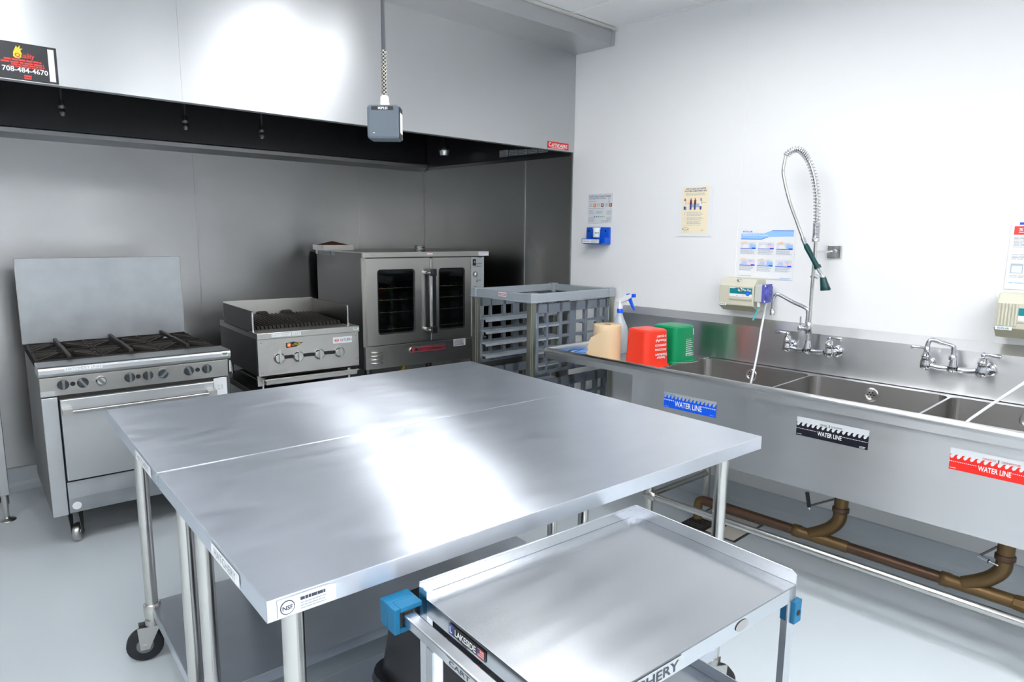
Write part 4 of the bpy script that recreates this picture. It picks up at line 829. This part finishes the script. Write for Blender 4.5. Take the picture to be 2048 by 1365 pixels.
for i in range(3):
    for j in range(2):
        x0 = .04 + i * .325; y0 = .60 - j * .34; r(x0, y0, x0 + .28, y0 + .13, 'label_white')
        r(x0, y0 + .085, x0 + .28, y0 + .09, 'lilac', 2); r(x0 + .17, y0 + .01, x0 + .28, y0 + .08, 'pale_blue' if (i + j) % 2 == 0 else 'pink', 2)
        F.poly([((x0 + .02) * w_, (y0 + .01) * h_), ((x0 + .06) * w_, (y0 + .085) * h_), ((x0 + .13) * w_, (y0 + .085) * h_), ((x0 + .14) * w_, (y0 + .01) * h_)], 'lilac' if j else 'white', 3)
        if (i, j) in ((0, 0), (2, 0), (0, 1), (1, 1)): F.poly([((x0 + .0) * w_, (y0 + .12) * h_), ((x0 + .09) * w_, (y0 + .15) * h_), ((x0 + .12) * w_, (y0 + .12) * h_), ((x0 + .05) * w_, (y0 + .11) * h_)], 'peach', 4)
        F.disc((x0 + .2) * w_, (y0 + .09) * h_, .012, 'lilac', 4, .006)
        r(x0, y0 - .008, x0 + .28, y0 + .002, 'sticker_blue', 3); r(x0 + .21, y0, x0 + .28, y0 + .02, 'sticker_blue', 4)
        F.lines(x0 * w_, (y0 - .025) * h_, (x0 + .27) * w_, 5, .019 * h_, .008 * h_, 'text_light', 2)
F.lines(.03 * w_, .05 * h_, .27 * w_, 1, .01, .012 * h_, 'pale_blue', 2, .05).lines(.78 * w_, .035 * h_, .97 * w_, 1, .01, .012 * h_, 'pale_blue', 2, .05); F.build('print', e, True)
e, F, w_, h_ = sheet('safety_poster', -4.106, -4.33, 1.594, 1.306, 'white poster with a red heading block at the right edge, above the right dispenser', 'white')
r = R_(F, w_, h_); r(.12, .92, .4, .955, 'sticker_blue'); r(.05, .78, .95, .90, 'sign_red'); F.poly([(.05 * w_, .78 * h_), (.95 * w_, .78 * h_), (.95 * w_, .9 * h_), (.1 * w_, .9 * h_), (.05 * w_, .88 * h_)], 'sign_red', 2)
F.text('SMART', .12 * w_, .835 * h_, .6 * w_, .875 * h_, 'white', 3, True).lines(.12 * w_, .82 * h_, .8 * w_, 1, .01, .01 * h_, 'white', 3)
for y, n in ((.75, 8), (.5, 4), (.2, 2)): F.lines(.06 * w_, y * h_, .8 * w_, n, .02 * h_, .009 * h_, 'text_grey')
r(.06, .23, .25, .37, 'text_light'); r(.075, .24, .235, .34, 'label_white', 2); F.lines(.06 * w_, .1 * h_, .7 * w_, 1, .01, .015 * h_, 'pale_blue', 1); F.build('print', e, True)

bh = empty('test_strip_holder', (-.01, -1.915, 1.45), 0, 'bright blue plastic wall holder for test strips beside the hood', 'holder')
MB().box(-.018, -.001, -2.008, -1.816, 1.452, 1.56, 'holder_blue').build('back_plate', bh, True, .005)
MB().box(-.085, -.018, -2.004, -1.852, 1.452, 1.462, 'holder_blue').box(-.085, -.078, -1.985, -1.835, 1.456, 1.487, 'holder_blue').box(-.085, -.018, -1.858, -1.848, 1.452, 1.482, 'holder_blue').box(-.06, -.018, -2.006, -1.94, 1.452, 1.495, 'holder_blue').build('tray', bh, True, .003)
F = Face((-.0856, -1.842, 1.459), (0, -1, 0), (0, 0, 1)); F.rect(0, 0, .138, .024, 'white').rect(.01, .01, .02, .015, 'orange', 2).text('chlorine', .022, .008, .06, .017, 'sticker_blue', 2).lines(.075, .019, .128, 3, .006, .0025, 'text_light', 2); F.mb.f; F.build('label_strip', bh, True)
MB().lathe((-.0182, -1.838, 1.536), (-1, 0, 0), [(.007, 0), (.004, .0012), (0, .0012)], 'soot_shade', 12).lathe((-.0182, -1.976, 1.536), (-1, 0, 0), [(.007, 0), (.004, .0012), (0, .0012)], 'soot_shade', 12).build('screw_hole', bh, True)
vc = empty('test_strip_vial', (-.045, -1.925, 1.4955), 0, 'small white test strip vial standing in the blue wall holder', 'vial')
MB().lathe((0, 0, 0), (0, 0, 1), [(.021, 0), (.0225, .002), (.0235, .052)], 'white', 20).build('cup', vc); MB().lathe((0, 0, .052), (0, 0, 1), [(.026, 0), (.026, .008), (.024, .01)], 'white', 20).build('lid', vc)
q = MB()
for a, m in ((-2.75, 'teal'), (-2.35, 'mid_green'), (-1.95, 'mid_green')):
    for d_ in (-.12, .06): pass
    c0, c1 = a - .13, a + .13; q.add([(.0242 * math.cos(c0), .0242 * math.sin(c0), .024), (.0242 * math.cos(c1), .0242 * math.sin(c1), .024), (.0245 * math.cos(c1), .0245 * math.sin(c1), .032), (.0245 * math.cos(c0), .0245 * math.sin(c0), .032)], [(0, 1, 2, 3)], m)
q.build('colour_marks', vc)

def dispenser(name, y0, y1, zs, label, ribs):
    """y0 left, y1 right; zs = bottom back, front bottom, front top, top back"""
    e = empty(name, (-.005, (y0 + y1) / 2, zs[0]), 0, label, 'dispenser')
    prof = [(-.003, zs[0]), (-.075, zs[0] - .003), (-.13, zs[1]), (-.13, zs[2]), (-.105, zs[3] + .006), (-.04, zs[3] + .006), (-.003, zs[3])]
    MB().prism(prof, 'y', y0, y1, 'dispenser_beige').build('housing', e, True, .004)
    MB().prism([(-.074, zs[0] - .004), (-.129, zs[1] - .002), (-.131, zs[1] - .001), (-.075, zs[0] - .006)], 'y', y0 + .002, y1 - .002, 'dispenser_dark').build('bottom_cover', e, True)
    return e
d1 = dispenser('chemical_dispenser', -2.865, -3.062, (1.122, 1.150, 1.252, 1.285), 'beige chemical dispenser with a purple pump on its right side', 0)
F = Face((-.1306, -2.865, 1.15), (0, -1, 0), (0, 0, 1)); F.rect(.062, .046, .188, .094, 'white').poly([(.062, .062), (.188, .062), (.188, .094), (.095, .094), (.09, .09), (.062, .09)], 'teal', 2).text('Pot Pan', .135, .078, .182, .09, 'white', 3, True, .1).disc(.165, .066, .012, 'sticker_blue', 4).text('24', .159, .062, .171, .07, 'pale_blue', 5).disc(.105, .052, .0025, 'text_dark', 3).disc(.138, .052, .0025, 'text_dark', 3).rect(.004, -.004, .045, .008, 'white', 3).text('ECOLAB', .008, -.001, .04, .006, 'teal', 4, True)
F.build('label_plate', d1, True)
MB().box(-.134, -.13, -3.052, -2.926, 1.183, 1.189, 'dispenser_beige').box(-.132, -.13, -3.052, -2.926, 1.176, 1.180, 'dispenser_dark').build('ledge', d1, True)
MB().lathe((-.130, -2.986, 1.235), (-1, 0, 0), [(.014, 0), (.014, .004), (.010, .009), (.008, .006), (0, .006)], 'chrome', 16).build('key_lock', d1, True)
MB().lathe((-.11, -2.968, 1.282), (-.35, 0, .9), [(.013, 0), (.013, .004), (.004, .006), (0, .004)], 'chrome_dull', 14).build('top_screw', d1, True)
MB().box(-.128, -.03, -3.105, -3.064, 1.175, 1.265, 'dispenser_grey').build('pump_body', d1, True, .004)
pf = MB().box(-.130, -.035, -3.118, -3.105, 1.172, 1.268, 'pump_blue').lathe((-.083, -3.118, 1.22), (0, -1, 0), [(.036, 0), (.034, .008), (.02, .011), (.018, .007), (.006, .007), (.005, .012), (0, .012)], 'pump_blue', 20).build('pump_face', d1, True, .003)
q = MB()
for x in (-.122, -.043):
    for z_ in (1.18, 1.26): q.lathe((x, -3.118, z_), (0, -1, 0), [(.005, 0), (.004, .003)], 'white', 8)
q.build('pump_screw', pf, True)
MB().cyl((-.115, -3.085, 1.15), (-.115, -3.085, 1.175), .009, 'white', 10).build('hose_nut', d1, True); MB().cyl((-.06, -3.095, 1.15), (-.06, -3.095, 1.175), .009, 'tube_white', 10).build('hose_nut', d1, True)
MB().tube(spline([(-.115, -3.085, 1.16), (-.118, -3.08, 1.13), (-.128, -3.066, 1.08)], 5), .0045, 'teal_tube', 8).build('teal_tube', d1, True, label='short teal tube')
MB().tube(spline([(-.06, -3.095, 1.16), (-.08, -3.10, 1.10), (-.14, -3.12, 1.03), (-.2, -3.142, .95), (-.25, -3.152, .85), (-.27, -3.15, .78), (-.28, -3.14, .70)], 6), .0055, 'tube_white', 10).build('white_tube', d1, True, label='white tube hanging into the left basin')
d2 = dispenser('chemical_dispenser', -4.113, -4.34, (1.118, 1.156, 1.257, 1.29), 'beige ribbed chemical dispenser cut by the right edge of the photo', 1)
for i in range(6): MB().box(-.134, -.13, -4.150 - .0115 * i + .022, -4.150 - .0115 * i + .029, 1.165, 1.257, 'dispenser_beige').build('rib', d2, True, .0015)
F = Face((-.1306, -4.113, 1.15), (0, -1, 0), (0, 0, 1)); F.rect(.075, .04, .2, .09, 'white').rect(.075, .06, .2, .09, 'teal', 2).rect(.004, -.002, .06, .012, 'white', 3).text('ECOLAB', .012, .001, .05, .009, 'teal', 4, True); F.build('label_plate', d2, True)
MB().box(-.134, -.13, -4.32, -4.185, 1.183, 1.188, 'dispenser_beige').build('ledge', d2, True)
MB().tube(spline([(-.08, -4.40, 1.14), (-.16, -4.34, 1.06), (-.30, -4.26, .97), (-.45, -4.17, .87), (-.50, -4.13, .82), (-.53, -4.10, .76)], 6), .0055, 'tube_white', 10).build('white_tube', d2, True, label='white tube slanting into the right basin')

# ================================================================== THINGS ON THE DRAINBOARD
DZ = .8385
pr = empty('paper_towel_roll', (-.605, -2.485, DZ), 0, 'brown paper towel roll standing upright left of the red pail', 'paper towel')
MB().lathe((0, 0, 0), (0, 0, 1), [(.022, 0), (.074, 0), (.075, .002), (.075, .198), (.074, .2), (.022, .2)], 'paper_kraft', 40, cap=False).build('roll', pr)
MB().lathe((0, 0, .001), (0, 0, 1), [(.0215, 0), (.0215, .198)], 'paper_inner', 20, cap=False).build('core', pr)
q = MB(); el = Vector((-.728, .685, 0)); ef = Vector((-.685, -.728, 0)); vs = []; fs_ = []; nz = 16; ns = 12; r_ = .0775
for j in range(nz + 1):
    t_ = j / nz; sl = .112 - .026 * t_ - (.12 * max(0, (t_ - .55) / .45) ** 2.2) + (.009 * random.random() if t_ < .75 else 0)
    for i in range(ns + 1):
        s_ = -.07 + (sl + .07) * i / ns
        f_ = math.sqrt(max(0, r_ * r_ - s_ * s_)) if s_ < .045 else .063 - (s_ - .045) * .55
        v = el * s_ + ef * f_; vs.append((v.x, v.y, .002 + .192 * t_))
for j in range(nz):
    for i in range(ns): fs_.append((j * (ns + 1) + i, j * (ns + 1) + i + 1, (j + 1) * (ns + 1) + i + 1, (j + 1) * (ns + 1) + i))
q.add(vs, fs_, 'paper_kraft', True); q.build('loose_sheet', pr)
sb = empty('spray_bottle', (-.35, -2.37, DZ), 0, 'clear spray bottle with blue and white trigger behind the paper roll', 'bottle')
MB().lathe((0, 0, 0), (0, 0, 1), [(.044, 0), (.049, .006), (.049, .12), (.046, .15), (.033, .18), (.022, .205), (.016, .225), (.015, .235)], 'bottle_plastic', 24).build('bottle', sb)
MB().lathe((0, 0, .233), (0, 0, 1), [(.018, 0), (.018, .022), (.016, .024)], 'trigger_blue', 16).build('collar', sb)
q = MB().lathe((0, 0, .256), (0, 0, 1), [(.015, 0), (.012, .03), (.012, .05)], 'white', 14)
q.prism([(.035, .30), (.0, .288), (-.06, .312), (-.085, .33), (-.085, .345), (-.065, .343), (-.04, .335), (.0, .315)], 'x', -.010, .010, 'white'); q.build('spray_head', sb, False, .002)
MB().prism([(-.045, .345), (-.060, .348), (-.068, .335), (-.082, .30), (-.10, .262), (-.098, .255), (-.085, .27), (-.066, .30), (-.048, .325)], 'x', -.007, .007, 'trigger_blue').build('trigger', sb, False, .001)
MB().box(-.011, .011, -.10, -.084, .328, .348, 'trigger_blue').build('nozzle', sb, False, .002)
def bucket(name, loc, rz, m, label, s0, s1, h, lab):
    e = empty(name, loc, rz, label, 'bucket')
    q = MB(); frustum(q, 0, 0, .004, h - .008, s0, s0, s1 + .006, s1 + .006, .03, .03, m, False, 6); frustum(q, 0, 0, h - .008, h, s1 + .006, s1 + .006, s1 - .012, s1 - .012, .03, .026, m, True, 6); q.build('shell', e)
    q = MB(); frustum(q, 0, 0, .0, .007, s0 + .018, s0 + .018, s0 + .016, s0 + .016, .035, .035, m, True, 6); q.build('rim', e)
    q = MB(); frustum(q, 0, 0, h - .0002, h + .0008, s1 * .62, s1 * .62, s1 * .6, s1 * .6, .03, .03, m, True, 6); q.build('base_recess', e)
    q = MB(); hh = s0 / 2 + .012
    q.tube(spline([(-hh + .02, -hh, .006), (.0, -hh - .03, .004), (hh - .02, -hh - .012, .004), (hh + .015, -hh + .03, .004)], 5), .0017, 'chrome_dull', 6); q.build('bail_handle', e)
    k = (s0 - s1) / 2 / h; F = Face((-s0 / 2, -s0 / 2 - .0004, .004), (1, 0, 0), (0, k, 1), .0012); lab(F, s0, h); F.build('lettering', e)
    return e
def lab_red(F, s, h):
    c = s * .62
    F.text('Sanitizer', c - .03, .036, c + .03, .050, 'white', 2, True, flip=True).text('Disinfectant', c - .04, .052, c + .042, .066, 'white', 2, True, flip=True)
    for y in (.085, .108): F.lines(c - .04, y + .005, c + .042, 2, .006, .003, 'white', 1, .1)
    F.text('Kleen-Pail', c - .035, .126, c + .036, .14, 'white', 2, True, flip=True).text('8 QUART', c - .03, .150, c + .036, .163, 'white', 2, True, flip=True)
def lab_green(F, s, h):
    # lettering that runs up the side, as seen in the photograph, turned a quarter
    for i in range(9): F.lines(s * .52 + .0, .045 + i * .011, s * .86, 1, .01, .004, 'white', 1, .3)
    F.text('CITRO-24', s * .50, .028, s * .86, .044, 'white', 2, True, flip=True).lines(s * .62, .155, s * .8, 3, .009, .004, 'white', 1, .3).rect(s * .84, .14, s * .88, .175, 'white')
bucket('sanitizer_pail', (-.520, -2.685, DZ), -.20, 'bucket_red', 'upside-down red sanitizer pail with white lettering', .170, .150, .192, lab_red)
bucket('cleaning_pail', (-.298, -2.700, DZ), -.12, 'bucket_green', 'upside-down green pail with white lettering behind the red one', .176, .158, .195, lab_green)
q = MB(); nx, ny = 16, 14; vs = []; fs_ = []
for j in range(ny + 1):
    for i in range(nx + 1):
        x = -.70 + .295 * i / nx; y = -2.372 + .185 * j / ny
        z_ = DZ + .008 + .004 * math.sin(i * .8 + j * .5) + .004 * math.sin(j * 1.3) + .002 * random.random(); vs.append((x + .008 * math.sin(j), y, z_))
for j in range(ny):
    for i in range(nx): fs_.append((j * (nx + 1) + i, j * (nx + 1) + i + 1, (j + 1) * (nx + 1) + i + 1, (j + 1) * (nx + 1) + i))
cl = empty('cleaning_cloth', (-.4, -2.31, DZ), 0, 'light blue cleaning cloth spread on the drainboard', 'cloth')
q.add(vs, fs_, 'cloth_blue', True); q.build('cloth_sheet', cl, True)
q = MB()
for j in (3, 7, 11):
    for i in range(nx):
        a = Vector(vs[j * (nx + 1) + i]) + Vector((0, 0, .002)); b = Vector(vs[j * (nx + 1) + i + 1]) + Vector((0, 0, .002)); q.bar(a, b, .005, .001, 'cloth_stripe')
q.build('stripe', cl, True)
